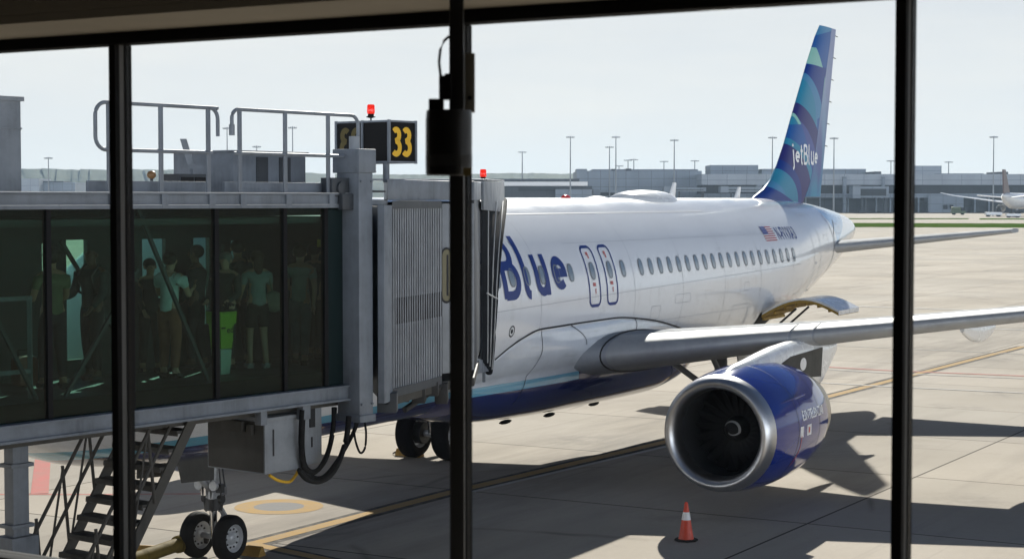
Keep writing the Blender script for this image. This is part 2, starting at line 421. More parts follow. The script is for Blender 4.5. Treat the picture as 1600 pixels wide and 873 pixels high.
# titles, flag and registration
mb = MB(); word(mb, 'jet', 9.35, 4.04, 1.14, 1.78, .17, skin, .008, .10); word(mb, 'Blue', 11.40, 4.04, 1.14, 2.74, .175, skin, .008, .14)
mb.build('title_lettering', M['navy'], plane, 0)
fl = MB(); f0, f1, g0, g1 = 26.12, 26.95, 4.83, 5.20
for k in range(13):
    za = g1 - (g1-g0)*k/13; zb_ = g1 - (g1-g0)*(k+1)/13
    strip(fl, [(f0, (za+zb_)/2), (f1, (za+zb_)/2)], za-zb_, skin, .006, .1, False, k % 2)
for k in range(7): strip(fl, [(f0, g1-(g1-g0)*(k+.5)/13), (f0+.38, g1-(g1-g0)*(k+.5)/13)], (g1-g0)/12.6, skin, .010, .1, False, 2)
for r in range(5):
    for c in range(6): patch(fl, oval(f0+.035+c*.062, g1-.022-r*.040, .011, .011, 6, 2), skin, .012, 1)
fl.build('flag', [plain('flag_red', (.42, .03, .05), .4), plain('flag_white', (.8, .8, .8), .4), plain('flag_blue', (.03, .06, .28), .4)], plane, 0)
mb = MB(); font(mb, 'N-FVVXA3', 27.12, 4.85, .47, skin, .007, .72, 'LEFT', 0, .012)
mb.build('registration_lettering', M['navy'], plane, 0)
mb = MB(); strip(mb, arc((11.75, 3.42), .10, 0, 360, 16)[:-1], .025, skin, .006, .05, True); patch(mb, oval(11.75, 3.42, .045, .045, 10, 2), skin, .006)
mb.build('static_port', M['seam'], plane, 0)
# doors drawn by their gaps
for nm, a, b, za, zb_ in (('rear_door', 30.05, 30.98, 3.35, 5.50), ('front_door', 4.6, 5.45, 3.35, 5.30)):
    mb = MB(); strip(mb, rrect(a, za, b, zb_, .14), .025, skin, .004, .08, True); patch(mb, rrect(a+.2, za+.75, a+.34, za+.82, .02, 2), skin, .005)
    mb.build(nm, M['seam_soft'], plane, 0)
mb = MB(); strip(mb, [(32.9 + .12*math.sin(k*.3), 3.7+.16*k) for k in range(12)], .03, skin, .004)
strip(mb, [(32.6, 3.55), (33.0, 4.1), (33.2, 4.9), (33.9, 5.3)], .03, skin, .004)
mb.build('stabiliser_seam', M['seam'], plane, 0)

# things on the crown
def blob(name, s0, s1, hw, h, mat, z0=5.93, par=None):
    mb = MB(); rings = []
    for i in range(17):
        u = -1 + 2*i/16; k = max(.02, (1-abs(u)**2.6)**(1/2.0)); s = (s0+s1)/2 + u*(s1-s0)/2
        rings.append([W(s, hw*k*math.cos(a), z0 - .12 + (h+.12)*(k**.7)*max(0, math.sin(a))**.9) for a in [math.pi*j/14 for j in range(15)]])
    mb.loft(rings, True); return mb.build(name, mat, par or plane, 50)
blob('satellite_radome', 20.7, 23.75, .62, .21, M['white_paint'])
blob('antenna_dome', 18.95, 20.15, .3, .06, M['white_paint'])
blob('beacon', 17.72, 18.15, .11, .09, plain('red_beacon_lens', (.6, .02, .02), .2))
for s0, hh in ((23.75, .42), (28.35, .34)):
    mb = MB(); mb.prism([W(s0, -.02, 5.9), W(s0+.40, -.02, 5.9), W(s0+.50, -.02, 5.92+hh), W(s0+.34, -.02, 5.92+hh)], (PV[0]*.045, PV[1]*.045, 0))
    mb.build('blade_antenna', M['white_paint'], plane, 30, .008)

# ---- wings
def airfoil(n=18, camber=.018, x0=0.0, x1=1.0):
    """closed ring of (x, y) from upper rear round the nose to lower rear, chord 1, unit thickness factor"""
    xs = [x0 + (x1-x0)*(1-math.cos(math.pi*i/n))/2 for i in range(n+1)]
    th = lambda x: 5*(.2969*math.sqrt(max(x, 0))-.126*x-.3516*x*x+.2843*x**3-.1022*x**4)
    cm = lambda x: camber*(1-(2*x-.9)**2) if x < .95 else camber*(1-1)
    up = [(x, th(x), cm(x)) for x in reversed(xs)]; lo = [(x, -th(x), cm(x)) for x in xs[1:]]
    return up + lo
def wing_at(p):
    le = 14.95 + .52*(p-2); te = 21.2 + .02*(p-2) if p < 6.4 else 21.29 + .285*(p-6.4)
    z = 2.66 + .112*(p-2); tc = .148 - .0045*min(p, 9) if p < 9 else .108 - .002*(p-9)
    return le, te, z, tc
def wring(p, side, ring, dz=0, grow=1.0, droop=.05):
    le, te, z, tc = wing_at(p); c = te-le
    return [W(le + x*c, side*p, z + dz + c*(y*tc*grow + cam) - droop*c*x) for x, y, cam in ring]
PST = [1.2, 2.0, 3, 4, 5, 5.7, 6.4, 7.5, 9, 11, 13, 15, 16.3, 16.9]
for side in (1, -1):
    wb = MB(); ring = airfoil(22); wb.loft([wring(p, side, ring) for p in PST])
    # upturned tip
    le, te, z, tc = wing_at(16.9)
    wb.loft([[W(le + x*(te-le)*k + ds, side*(16.9+dp), z + dz + (te-le)*k*y*.09) for x, y, cam in airfoil(10)] for k, ds, dp, dz in ((1, 0, -.02, .0), (.9, .25, .35, .25), (.6, .8, .7, 1.1), (.35, 1.4, .85, 2.0))])
    wing = wb.build('wing', M['wing'], plane, 40)
    for pa, pb in ((2.32, 5.62), (5.68, 6.05), (6.1, 11.0), (11.04, 16.2)):
        sb = MB(); ring = [q for q in airfoil(30) if q[0] < .15]
        st = [pa + (pb-pa)*k/5 for k in range(6)]
        sb.loft([[W(*v) for v in [(wing_at(p)[0] + (x-.003)*(wing_at(p)[1]-wing_at(p)[0]), side*p, wing_at(p)[2] + (wing_at(p)[1]-wing_at(p)[0])*(y*wing_at(p)[3]*1.035 + cam - .05*x)) for x, y, cam in ring]] for p in st])
        sb.build('slat', M['slat'], wing, 40)
    sb = MB(); ring = airfoil(22); sb.loft([wring(p, side, ring, 0, 1.07) for p in (2.20, 2.23)]); sb.build('root_seal', M['seam'], wing, 40)
    for pf in (4.6, 8.45, 12.2):
        le, te, z, tc = wing_at(pf); c = te-le; fb = MB(); rings = []
        L0, L1 = le + c*.42, te + .9
        for k in range(13):
            u = k/12; s = L0 + (L1-L0)*u; r = max(.015, .21*math.sin(math.pi*min(1, u*.86+.10))**.75)
            zz = z - .05*(s-le) - .10 - .13*math.sin(math.pi*min(1, u*.9+.05))
            rings.append([W(s, side*pf + r*.62*math.cos(a), zz + r*1.05*math.sin(a)) for a in [2*math.pi*j/14 for j in range(14)]])
        fb.loft(rings); fb.build('flap_track_fairing', M['white_paint'], wing, 50)

# ---- engines
EZ, EP, ES = 1.60, 5.75, 12.5
NR = interp([0,.03,.12,.35,.8,1.6,2.4,3.1,3.45,3.9,4.35], [.955,1.0,1.05,1.095,1.15,1.19,1.17,1.09,1.03,.92,.80])
tn = NT('engine_blue_paint'); tn.base(BLUE, .10, 0, .35, .03, .4); M['engine_blue'] = tn.m
M['barrel'] = plain('intake_barrel', (.035, .035, .037), .5, 0, 0, .3)
M['fanblade'] = plain('fan_blade_titanium', (.03, .03, .032), .5, .3, 0, .3)
for side in (1, -1):
    ax = W(1, 0, 0) - W(0, 0, 0); c0 = W(ES, side*EP, EZ); K1 = K
    nb = MB(); nb.lathe([(d*K1, NR(d)*K1) for d in list(np.linspace(.30, 3.45, 22))], c0, ax, 56)
    nac = nb.build('engine_nacelle', M['engine_blue'], plane, 60)
    lb = MB(); prof = [(.42, .812), (.25, .815), (.14, .832), (.06, .865), (.015, .91), (0, .95), (.012, .985)] + [(d, NR(d)+.003) for d in (.05, .12, .2, .305)]
    lb.lathe([(d*K1, r*K1) for d, r in prof], c0, ax, 56); lb.build('intake_lip', M['lip'], nac, 70)
    ib = MB(); ib.lathe([(d*K1, r*K1) for d, r in ((.41, .813), (.8, .825), (1.15, .85), (1.45, .865))], c0, ax, 40); ib.build('intake_barrel', M['barrel'], nac, 60)
    fb = MB(); a3 = Vector(ax).normalized(); rt = Vector((PV[0], PV[1], 0)); up = Vector((0,0,1)); fc = c0 + a3*1.2*K1
    nbl = 22
    for k in range(nbl):
        an = 2*math.pi*k/nbl; vs = []
        for r, tw_, hw in ((.24, .25, .05), (.5, .55, .085), (.85, .95, .12)):
            rad = rt*math.cos(an) + up*math.sin(an); tan = -rt*math.sin(an) + up*math.cos(an)
            d = (tan*math.cos(tw_) + a3*math.sin(tw_))*hw
            vs += [fc + rad*r*K1 - d, fc + rad*r*K1 + d]
        fb.add(vs, [(0, 1, 3, 2), (2, 3, 5, 4)])
    fb.lathe([(1.42*K1, .868*K1), (1.42*K1, .02)], c0, ax, 32, 1)
    fb.build('fan', [M['fanblade'], M['dark_hole']], nac, 0)
    sb = MB(); sb.lathe([(.72*K1, .01), (.76*K1, .06), (.85*K1, .13), (.98*K1, .2), (1.15*K1, .25), (1.25*K1, .25)], c0, ax, 28); spin = sb.build('spinner', M['barrel'], nac, 60)
    sw = MB(); SPN = interp([.01, .06, .13, .2, .25], [.72, .76, .85, .98, 1.15])
    def cone(a, r, off): return c0 + a3*(SPN(r)*K1 - .018 - off) + (rt*math.cos(a) + up*math.sin(a))*r
    pts = [(-1.9 + 4.6*k/26, .045 + .115*min(1, k/9)) for k in range(27)]
    vs = []
    for i, (a, r) in enumerate(pts):
        wv = .016; vs += [cone(a, r-wv, .004), cone(a, r+wv, .004)]
    sw.add(vs, [(2*i, 2*i+1, 2*i+3, 2*i+2) for i in range(26)]); sw.build('spiral_mark', M['white_paint'], spin, 0)
    eb = MB(); eb.lathe([(d*K1, NR(d)*K1) for d in (3.46, 3.6, 3.9, 4.2, 4.35)] + [(4.36*K1, .74*K1), (3.9*K1, .72*K1)], c0, ax, 48)
    eb.lathe([(3.5*K1, .5*K1), (4.4*K1, .42*K1), (4.9*K1, .2*K1), (5.15*K1, .03)], c0, ax, 28); eb.build('exhaust_nozzle', M['exhaust'], nac, 60)
    def nsurf(s, al, off): # al: height angle (rad), port side outward
        r = (NR(s-ES) + off)*K1
        return c0 + a3*(s-ES)*K1 + (rt*side*math.cos(al) + up*math.sin(al))*r
    rb = MB()
    for d in (1.28, 2.55): strip(rb, [(ES+d, -1.5 + .1*k) for k in range(31)], .012, nsurf, .004)
    strip(rb, [(ES+d, -.95) for d in np.linspace(.4, 3.4, 12)], .010, nsurf, .004)
    rb.build('panel_gap', M['seam'], nac, 0)
    lt = MB()
    for kx, txt, sx_ in ((0, 'ESNTELBNZIAR', .78),): font(lt, txt, ES+1.50, .14, .27/1.2, nsurf, .005, sx_*1.2, 'LEFT', 0, .012)
    lt.build('nacelle_lettering', M['white_paint'], nac, 0)
    pl = MB(); strip(pl, [(ES+1.72, -.03), (ES+1.98, -.03)], .17, nsurf, .004, .06); strip(pl, [(ES+1.80, -.03), (ES+1.88, -.03)], .09, nsurf, .006, .06, False, 1)
    pl.build('warning_placard', [M['white_paint'], M['red']], nac, 0)
    pl = MB(); strip(pl, [(ES+1.35, -.03), (ES+1.52, -.03)], .17, nsurf, .004, .06); pl.build('warning_placard', M['white_paint'], nac, 0)
    pl = MB(); strip(pl, [(ES+1.42, -.09), (ES+1.44, -.3), (ES+1.36, -.5), (ES+1.32, -.6)], .025, nsurf, .006, .06); pl.build('red_streamer', M['red'], nac, 0)
    # side strake and pylon
    st = MB(); st.prism([nsurf(ES+.75, .5, -.01), nsurf(ES+1.6, .5, -.01), nsurf(ES+1.6, .5, .16), nsurf(ES+1.35, .5, .17)], Vector((0, 0, .02))); st.build('nacelle_strake', M['engine_blue'], nac, 30)
    pb = MB(); rings = []
    for s, zl, zh, hw in ((13.05, 2.60, 2.72, .05), (13.4, 2.52, 2.80, .12), (14.0, 2.42, 2.85, .17), (14.8, 2.38, 2.93, .21), (15.6, 2.35, 3.0, .23), (16.6, 2.25, 3.04, .23), (17.6, 2.12, 3.0, .22), (18.3, 2.02, 2.95, .18), (18.9, 2.3, 2.85, .12), (19.6, 2.62, 2.78, .03)):
        rings.append([W(s, side*EP + hw*math.copysign(abs(math.cos(a))**.6, math.cos(a)), (zl+zh)/2 + (zh-zl)/2*math.copysign(abs(math.sin(a))**.7, math.sin(a))) for a in [2*math.pi*j/20 for j in range(20)]])
    pb.loft(rings); py = pb.build('pylon', M['white_paint'], plane, 50)
    def pys(s, z, off): return W(s, side*(EP + .232 + off), z)
    xb = MB(); q = [(15.0, 2.44), (15.3, 2.66), (16.0, 2.78), (18.0, 2.82), (17.9, 2.22), (16.6, 2.30)]
    xb.prism([pys(a, b, -.03) for a, b in q], PV_ := Vector((PV[0], PV[1], 0))*side*.035); xb.build('dark_access_panel', M['under'], py, 0)
    ob = MB(); patch(ob, oval(16.75, 2.57, .19, .13, 18, 2), pys, .008); ob.build('inspection_cover', M['white_paint'], py, 0)

# ---- fin
def tpx(s, z): return W(s, 0, z)
fin_le = interp([5.7, 5.98, 6.3, 6.92, 8.5, 11.0, 11.3], [29.2, 29.85, 30.9, 31.88, 33.2, 35.28, 35.62])
def fin_te(z): return 35.72 + .272*(z-5.65)
# livery: the pattern is given as circles in a flat frame (x: 17 px per m aft, y: 49.8 px per m up, from s=34, z=8.5)
t = NT('fin_livery'); co = t.coord(); sep = t.node('ShaderNodeSeparateXYZ'); t.link(co, sep.inputs[0])
LX = t.math('MULTIPLY_ADD', sep.outputs[0], 17/K, 17*5.07 - 17*34.0); LY = t.math('MULTIPLY_ADD', sep.outputs[2], 49.8/K, -49.8*8.5)
cmb = t.node('ShaderNodeCombineXYZ'); t.link(LX, cmb.inputs[0]); t.link(LY, cmb.inputs[1])
def inside(x, y, r):
    d = t.node('ShaderNodeVectorMath', operation='DISTANCE'); t.link(cmb.outputs[0], d.inputs[0]); d.inputs[1].default_value = (x, y, 0)
    return t.math('LESS_THAN', d.outputs['Value'], r)
def paintc(col, on, A, B=None):
    f = inside(*A)
    if B: f = t.math('MULTIPLY', f, t.math('SUBTRACT', 1.0, inside(*B)))
    return t.mix(f, on, col)
DB, MBL, TEAL, MINT, PUR, LIL, PALE = (.010,.042,.23), (.018,.10,.33), (.028,.23,.37), (.26,.52,.46), (.028,.03,.16), (.06,.09,.30), (.06,.23,.42)
def left_of(x1, y1, x2, y2):
    """the side to the left of the walk from point 1 to point 2"""
    e = t.math('SUBTRACT', t.math('MULTIPLY', t.math('SUBTRACT', LY, y1), x2-x1), t.math('MULTIPLY', t.math('SUBTRACT', LX, x1), y2-y1))
    return t.math('GREATER_THAN', e, 0.0)
def region(*prims):
    f = None
    for q in prims:
        g = inside(*q[1:]) if q[0] == 'in' else (t.math('SUBTRACT', 1.0, inside(*q[1:])) if q[0] == 'out' else left_of(*q[1:]))
        f = g if f is None else t.math('MULTIPLY', f, g)
    return f
FINPAT = [
 (MBL, [('in', 0, 0, 500)]),
 (LIL, [('h', 38.4, 61.8, 32.6, 140), ('h', 0, 140, 60, 140)]), (PUR, [('h', 32.6, 140, 38.4, 61.8), ('h', 60, 66, 0, 60)]),
 (PALE, [('h', 18, 121, 40, 132)]),
 (DB, [('h', 60, 74.5, 0, 75.5), ('out', -95, -20, 128)]), (PALE, [('in', -95, -20, 128)]), (TEAL, [('in', -95, -6, 112)]), (MBL, [('in', -30, -70, 62), ('out', -85, -75, 118)]),
 (MBL, [('h', 20, 10, 18, -80), ('out', -85, -75, 118), ('in', 40, -40, 40)]),
 (MINT, [('h', 25.2, -2, 37.5, 34.6), ('h', 37.5, 34.6, 33.3, 62), ('h', 33.3, 62, 25.2, -2)]),
 (MINT, [('h', 28.7, 74.3, 17, 108), ('h', 7.3, 76.6, 28.7, 74.3), ('h', 60, 103, 0, 103)]),
 (PUR, [('in', -85, -75, 118), ('out', -85, -85, 106)]), (MBL, [('in', -85, -85, 106)]),
 (LIL, [('in', -85, -85, 106), ('h', -7.5, -16.8, 6, -60), ('out', -75, -112, 90)]),
 (MINT, [('h', -26.6, -19.1, -7.5, -16.8), ('h', -7.5, -16.8, -16.8, 8.1)]), (TEAL, [('h', -26.6, -19.1, -7.5, -16.8), ('h', -11, -16.8, -19.6, 8.1)]),
 (TEAL, [('in', -75, -112, 90)]), (DB, [('in', -78, -118, 88)]), (PUR, [('in', -78, -118, 88), ('out', -84, -130, 78)]),
 (TEAL, [('in', -75, -135, 63)]), (PALE, [('in', -82, -140, 52)]), (DB, [('h', -12, -137, -61, -105)]),
 (DB, [('in', 22, -100, 22), ('out', 12, -92, 22)]), (TEAL, [('in', 30, -132, 20)]), (PUR, [('in', 16, -128, 9)])]
# the last walk of a corner triangle is the fin's own edge
c = (0, 0, 0)
for col, prims in FINPAT: c = t.mix(region(*prims), c, col)
t.base(c, .35, 0, 0, .05, .22); M['fin'] = t.m
def fring(z, xa, xb):
    le, te = fin_le(z), fin_te(z); ch = te-le; tcf = .085 if z < 11.1 else .05
    if z < 6.5: ch_t = (fin_te(6.5)-fin_le(6.5)) * .085
    else: ch_t = ch*tcf
    ring = airfoil(16, 0, xa, xb)
    return [W(le + x*ch, y*ch_t, z) for x, y, cam in ring]
FZ = [5.6, 5.8, 6.0, 6.2, 6.5, 6.9, 7.5, 8.3, 9.2, 10.1, 10.9, 11.1, 11.25, 11.3]
fb = MB(); fb.loft([fring(z, 0, .69) for z in FZ]); fin = fb.build('tail_fin', M['fin'], plane, 40)
def fsurf(s, z, off):
    le, te = fin_le(z), fin_te(z); x = max(0, min(1, (s-le)/(te-le))); th = 5*(.2969*math.sqrt(x)-.126*x-.3516*x*x+.2843*x**3-.1022*x**4)
    return W(s, th*(te-le)*.085 + off, z)
t = NT('rudder_livery'); co = t.coord(); sep = t.node('ShaderNodeSeparateXYZ'); t.link(co, sep.inputs[0])
rf = t.ramp(sep.outputs[2], 6.0*K, 9.5*K); rn = t.noise(t.scale(co, (.6, 1, .25)), 1.6, 1, .4)
t.base(t.mix(t.ramp(rn, .42, .58), t.mix(rf, DB, (.26, .30, .47)), t.mix(rf, TEAL, (.30, .36, .52))), .38, 0, 0, .05, .25); M['rudder'] = t.m
rb = MB(); rb.loft([fring(z, .695, 1.0) for z in FZ[2:]]); rud = rb.build('rudder', M['rudder'], fin, 40)
for k in range(6):
    z = 7.6 + .7*k; wk = MB(); wk.tube([W(fin_te(z)-.02, 0, z), W(fin_te(z)+.22, 0, z-.02)], .012*K, 6); wk.build('static_wick', M['black'], fin, 0)
mb = MB()
a0, zb0 = atp(1240, 256, .2); a1, _ = atp(1283, 250, .2); _, zt0 = atp(1262, 226, .2)
word(mb, 'jetBlue', a0, zb0, (zt0-zb0)*1.0, a1-a0, .085, fsurf, .008, .09)
mb.build('tail_lettering', M['white_paint'], fin, 0)

# ---- tailplane
def hring(p, side, xa, xb, droop=0.0):
    u = (p-.8)/(5.85-.8); le = 32.75 + (36.0-32.75)*u; te = 36.9 + (37.45-36.9)*u; z = 4.46 + .52*u; ch = te-le
    return [W(le + x*ch, side*p, z + y*ch*.095 - droop*max(0, x-xa)*ch) for x, y, cam in airfoil(16, 0, xa, xb)]
for side in (1, -1):
    hb = MB(); hb.loft([hring(p, side, 0, .70) for p in (.3, .8, 2, 3.5, 5, 5.75, 5.85)]); hs = hb.build('tailplane', M['wing'], plane, 40)
    eb = MB(); eb.loft([hring(p, side, .705, 1.0, .12) for p in (1.05, 2, 3.5, 5, 5.75)]); eb.build('elevator', M['wing'], hs, 40)

# ---- open cargo door
M['primer'] = paint('yellow_primer', (.40, .25, .04), .6, 0, 0, .4, 6)
cd = MB(); cu = []; cl = []
for k in range(15):
    u = k/14; p = 1.80 + 2.05*u; z = 2.98 + .40*math.sin(math.pi*min(1, u*.92)) + .02*u; cu.append((p, z)); cl.append((p-.01, z-.11))
ring = cu + cl[::-1]
cd.prism([W(25.75, p, z) for p, z in ring], W(27.45, 0, 0) - W(25.75, 0, 0)); dob = cd.build('cargo_door', M['white_paint'], plane, 40)
ul = MB()
for k in range(14):
    p0_, z0_ = cl[k]; p1_, z1_ = cl[k+1]
    ul.add([W(25.74, p0_, z0_-.012), W(25.74, p1_, z1_-.012), W(27.44, p1_, z1_-.012), W(27.44, p0_, z0_-.012)], [(0, 1, 2, 3)])
    ul.add([W(25.735, p0_, z0_-.01), W(25.735, p1_, z1_-.01), W(25.735, p1_, z1_+.06), W(25.735, p0_, z0_+.06)], [(0, 1, 2, 3)])
    if k % 2 == 0: ul.box((25.8, p0_, z0_-.08), (27.4, p0_+.05, z0_-.01), M=lambda x, y, z: W(x, y, z))
ul.build('door_lining', M['primer'], dob, 0)
ab = MB(); ab.bar(W(26.1, 1.7, 2.3), W(26.1, 2.6, 3.1), .05); ab.bar(W(27.1, 1.7, 2.3), W(27.1, 2.6, 3.1), .05); ab.build('door_strut', M['dark_steel'], dob, 0)
mb = MB(); q = [(25.8, 2.98), (27.45, 2.98), (27.45, 2.5), (27.3, 2.36), (26.4, 2.24), (25.8, 2.2)]
dense = densify(q + [q[0]], .12)[:-1]
patch(mb, dense, skin, .006); mb.build('cargo_hold_opening', M['dark_hole'], plane, 0)

# ---- landing gear
def wheel(c, ax, r, w, parent, k=1):
    mb = MB(); c = Vector(c); ax = Vector(ax).normalized()
    mb.lathe([(-w*.42, r*.60), (-w*.5, r*.74), (-w*.46, r*.88), (-w*.33, r*.97), (-w*.14, r), (w*.14, r), (w*.33, r*.97), (w*.46, r*.88), (w*.5, r*.74), (w*.42, r*.60)], c, ax, 36, 0)
    for q in (-.18, 0, .18): mb.lathe([(w*q-.006, r*1.001), (w*q, r*.985), (w*q+.006, r*1.001)], c, ax, 36, 0)
    for sg in (-1, 1):
        mb.lathe([(sg*w*.42, r*.60), (sg*w*.36, r*.56), (sg*w*.20, r*.50), (sg*w*.16, r*.30), (sg*w*.34, r*.22), (sg*w*.40, r*.14), (sg*w*.40, .005)], c, ax, 32, 1)
        u = ax.cross(Vector((0,0,1))).normalized(); v = ax.cross(u)
        for j in range(10):
            a = 2*math.pi*j/10; q = c + (u*math.cos(a)+v*math.sin(a))*r*.40
            mb.tube([q + ax*sg*w*.17, q + ax*sg*w*.24], r*.045, 6, 2)
    return mb.build('wheel', [M['tyre'], M['rim'], M['dark_steel']], parent, 40)
pax = Vector((PV[0], PV[1], 0))
for side in (1, -1):
    s0, p0 = (17.0, -2.95) if side < 0 else (19.5, 3.15); g = MB()
    g.tube([W(s0, p0, .56), W(s0, p0, 1.5)], .085*K, 14, 1); g.tube([W(s0, p0, 1.4), W(s0, p0-side*.05, 2.7)], .15*K, 14)
    g.tube([W(s0, p0-.62, .57), W(s0, p0+.62, .57)], .08*K, 12)
    g.tube([W(s0, p0, 1.45), W(s0-.1, p0-side*1.6, 2.5)], .07*K, 10); g.tube([W(s0, p0, 1.9), W(s0-.9, p0, 2.7)], .06*K, 10)
    g.bar(W(s0+.12, p0, .66), W(s0+.42, p0, 1.0), .12, .05); g.bar(W(s0+.42, p0, 1.0), W(s0+.12, p0, 1.4), .12, .05)
    for q in range(5): g.tube([W(s0-.12+.03*q, p0+.06*q, .6), W(s0-.2+.02*q, p0+.05*q, 1.1), W(s0-.1, p0, 1.7), W(s0, p0-.1*side, 2.6)], .014*K, 6, 2)
    for q in (-.3, .3): g.lathe([(-.1, .26), (.1, .26)], W(s0, p0+q*.9, .58), pax, 20, 2, None, True)
    mg = g.build('main_gear', [M['strut'], M['chrome'], M['dark_steel']], plane, 40)
    for q in (-.47, .47): wheel(W(s0, p0+q, .585), pax, .585*K, .42*K, mg)
    d = MB(); d.prism([W(s0-.5, p0+side*.72, 1.25), W(s0+.55, p0+side*.72, 1.25), W(s0+.7, p0+side*.55, 2.6), W(s0-.6, p0+side*.55, 2.6)], pax*.04); d.build('gear_door', M['white_paint'], mg, 30, .01)
s0, p0 = 5.42, -.26; g = MB()
g.tube([W(s0, p0, .38), W(s0, p0, .95)], .062*K, 14, 1); g.tube([W(s0, p0, .85), W(s0, p0, 1.9)], .12*K, 14)
g.tube([W(s0, p0-.34, .38), W(s0, p0+.34, .38)], .05*K, 12); g.lathe([(-.1, .16), (.1, .16)], W(s0, p0, .92), (0, 0, 1), 16, 2, None, True)
g.tube([W(s0, p0, 1.1), W(s0-.95, p0, 1.85)], .05*K, 10); g.tube([W(s0, p0-.2, 1.0), W(s0, p0+.2, 1.0)], .07*K, 10, 2)
g.bar(W(s0+.08, p0, .42), W(s0+.3, p0, .68), .1, .04); g.bar(W(s0+.3, p0, .68), W(s0+.08, p0, .95), .1, .04)
for q in range(7):
    a = 2*math.pi*q/7; g.tube([W(s0+.12*math.cos(a), p0+.14*math.sin(a), .8), W(s0+.2*math.cos(a), p0+.2*math.sin(a), 1.15), W(s0+.1*math.cos(a), p0+.12*math.sin(a), 1.8)], .014*K, 6, 2)
    g.box((s0+.13*math.cos(a)-.05, p0+.17*math.sin(a)-.05, 1.02+.05*(q % 3)), (s0+.13*math.cos(a)+.05, p0+.17*math.sin(a)+.05, 1.14+.06*(q % 3)), q % 3, M=lambda x, y, z: W(x, y, z))
for q in (-.15, .15): g.lathe([(0, .075), (.06, .085), (.07, .085)], W(s0-.14, p0+q, 1.25), W(0, 0, 0)-W(1, 0, 0), 14, 0, None, True)
ng = g.build('nose_gear', [M['strut'], M['chrome'], M['dark_steel']], plane, 40)
for q in (-.33, .33): wheel(W(s0, p0+q, .38), pax, .38*K, .24*K, ng)
for q in (-.42, .36):
    d = MB(); d.prism([W(s0-1.35, p0+q*1.15, 1.48), W(s0-.55, p0+q*1.15, 1.42), W(s0-.45, p0+q, 1.86), W(s0-1.4, p0+q, 1.86)], pax*.03); d.build('gear_door', M['under'], ng, 30, .008)
d = MB(); d.prism([W(s0+.1, p0+.40, 1.50), W(s0+.95, p0+.40, 1.50), W(s0+.95, p0+.38, 1.72), W(s0+.1, p0+.38, 1.72)], pax*.03)
font(d, '7 40', s0+.42, 1.565, .17, lambda a, b, off: W(a, p0+.44+off, b), .002, 1.0, 'LEFT', 1)
d.build('numbered_door', [plain('navy_door', NAVY, .3), M['white_paint']], ng, 0)
# ------------------------------------------------------------------ the jet bridge
BA = np.array([-800/F*20.5, 20.5]); BB = np.array([-255/F*25.1, 25.1])
BT = (BB-BA)/np.linalg.norm(BB-BA); BN = np.array([BT[1], -BT[0]])     # along the tunnel / out of its near wall
def T(u, v, z):
    q = BB + BT*u - BN*v; return Vector((q[0], q[1], z))
def onw(X, Y, v=0.0):
    """(u, z) where the sight line meets the plane v behind the near wall"""
    d = ray(X, Y); t = ((BB - BN*v) @ BN) / (d[:2] @ BN); q = EYE + d*t
    return (q[:2]-BB) @ BT, q[2]
U = lambda X, v=0.0: onw(X, 311, v)[0]
bridge = thing('jet_bridge', 'grey boarding bridge with dark green glass walls docked at the white airliner', 'jet bridge', (BB[0], BB[1], 0), math.atan2(BT[1], BT[0]))
UL, UR, WD = U(0)-3.4, 0.0, 2.25
ZF, ZG0, ZG1 = 3.72, 3.52, 5.99
b = MB()
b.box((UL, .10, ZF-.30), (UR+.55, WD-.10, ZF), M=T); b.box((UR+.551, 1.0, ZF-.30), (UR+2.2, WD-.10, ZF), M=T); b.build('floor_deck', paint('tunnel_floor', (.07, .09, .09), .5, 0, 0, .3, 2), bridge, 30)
b = MB(); b.box((UL, .055, ZF-.32), (UR+.5, .095, ZF+.004), M=T); b.build('floor_edge_shade', plain('floor_edge_shade_dark', (.008, .010, .010), .7, 0, 0, .1), bridge, 30)  # added dark sheet covers the lit floor edge so it stays in shade
b = MB()
b.box((UL, -.02, 6.02), (UR+.8, WD+.02, 6.10), M=T); b.build('roof_deck', M['grey_lite'], bridge, 30, .01)
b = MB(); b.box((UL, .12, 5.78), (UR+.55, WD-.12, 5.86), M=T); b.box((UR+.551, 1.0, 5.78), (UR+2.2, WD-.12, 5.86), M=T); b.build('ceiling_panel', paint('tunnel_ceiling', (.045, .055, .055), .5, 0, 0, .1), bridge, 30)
b = MB(); b.box((UL, -.10, 6.035), (UR-.02, -.025, 6.165), M=T); b.box((UL, -.14, 6.165), (UR-.02, .25, 6.185), M=T); b.build('roof_beam', M['beam'], bridge, 30, .006)
b = MB(); b.box((UL, -.142, 6.1855), (UR-.02, -.03, 6.193), M=T); b.box((UL, -.132, 6.0305), (UR, -.102, 6.036), M=T); b.build('ledge_highlight', M['alu'], bridge, 30)  # bright metal strips added so the roof ledges show a sun highlight
b = MB(); b.box((UL, -.13, 5.985), (UR+.02, -.015, 6.03), M=T); b.build('glazing_head', M['beam'], bridge, 30, .006)
b = MB(); b.box((UL, -.09, 3.30), (UR+.02, .08, 3.515), M=T); b.box((UL, -.13, 3.30), (UR+.02, -.09, 3.335), M=T); b.box((UL, -.12, 3.49), (UR+.02, -.09, 3.515), M=T); b.build('sill_beam', M['grey_steel'], bridge, 30, .006)
b = MB(); b.box((UL, WD-.10, 3.30), (UR+.02, WD+.10, 3.515), M=T); b.box((UL, .2, 3.2), (UR, .32, 3.41), M=T); b.box((UL, WD-.4, 3.2), (UR, WD-.28, 3.41), M=T)
for k in range(10): b.box((UL+.5+k*1.0, .1, 3.28), (UL+.6+k*1.0, WD-.1, 3.40), M=T)
b.build('floor_beam', M['under'], bridge, 30, .006)
M['pane_near'] = glass('dark_green_glass', (.61, .76, .70), .34, 1.45)
M['pane_far'] = glass('green_glass', (.80, .97, .91), .5, 1.45)
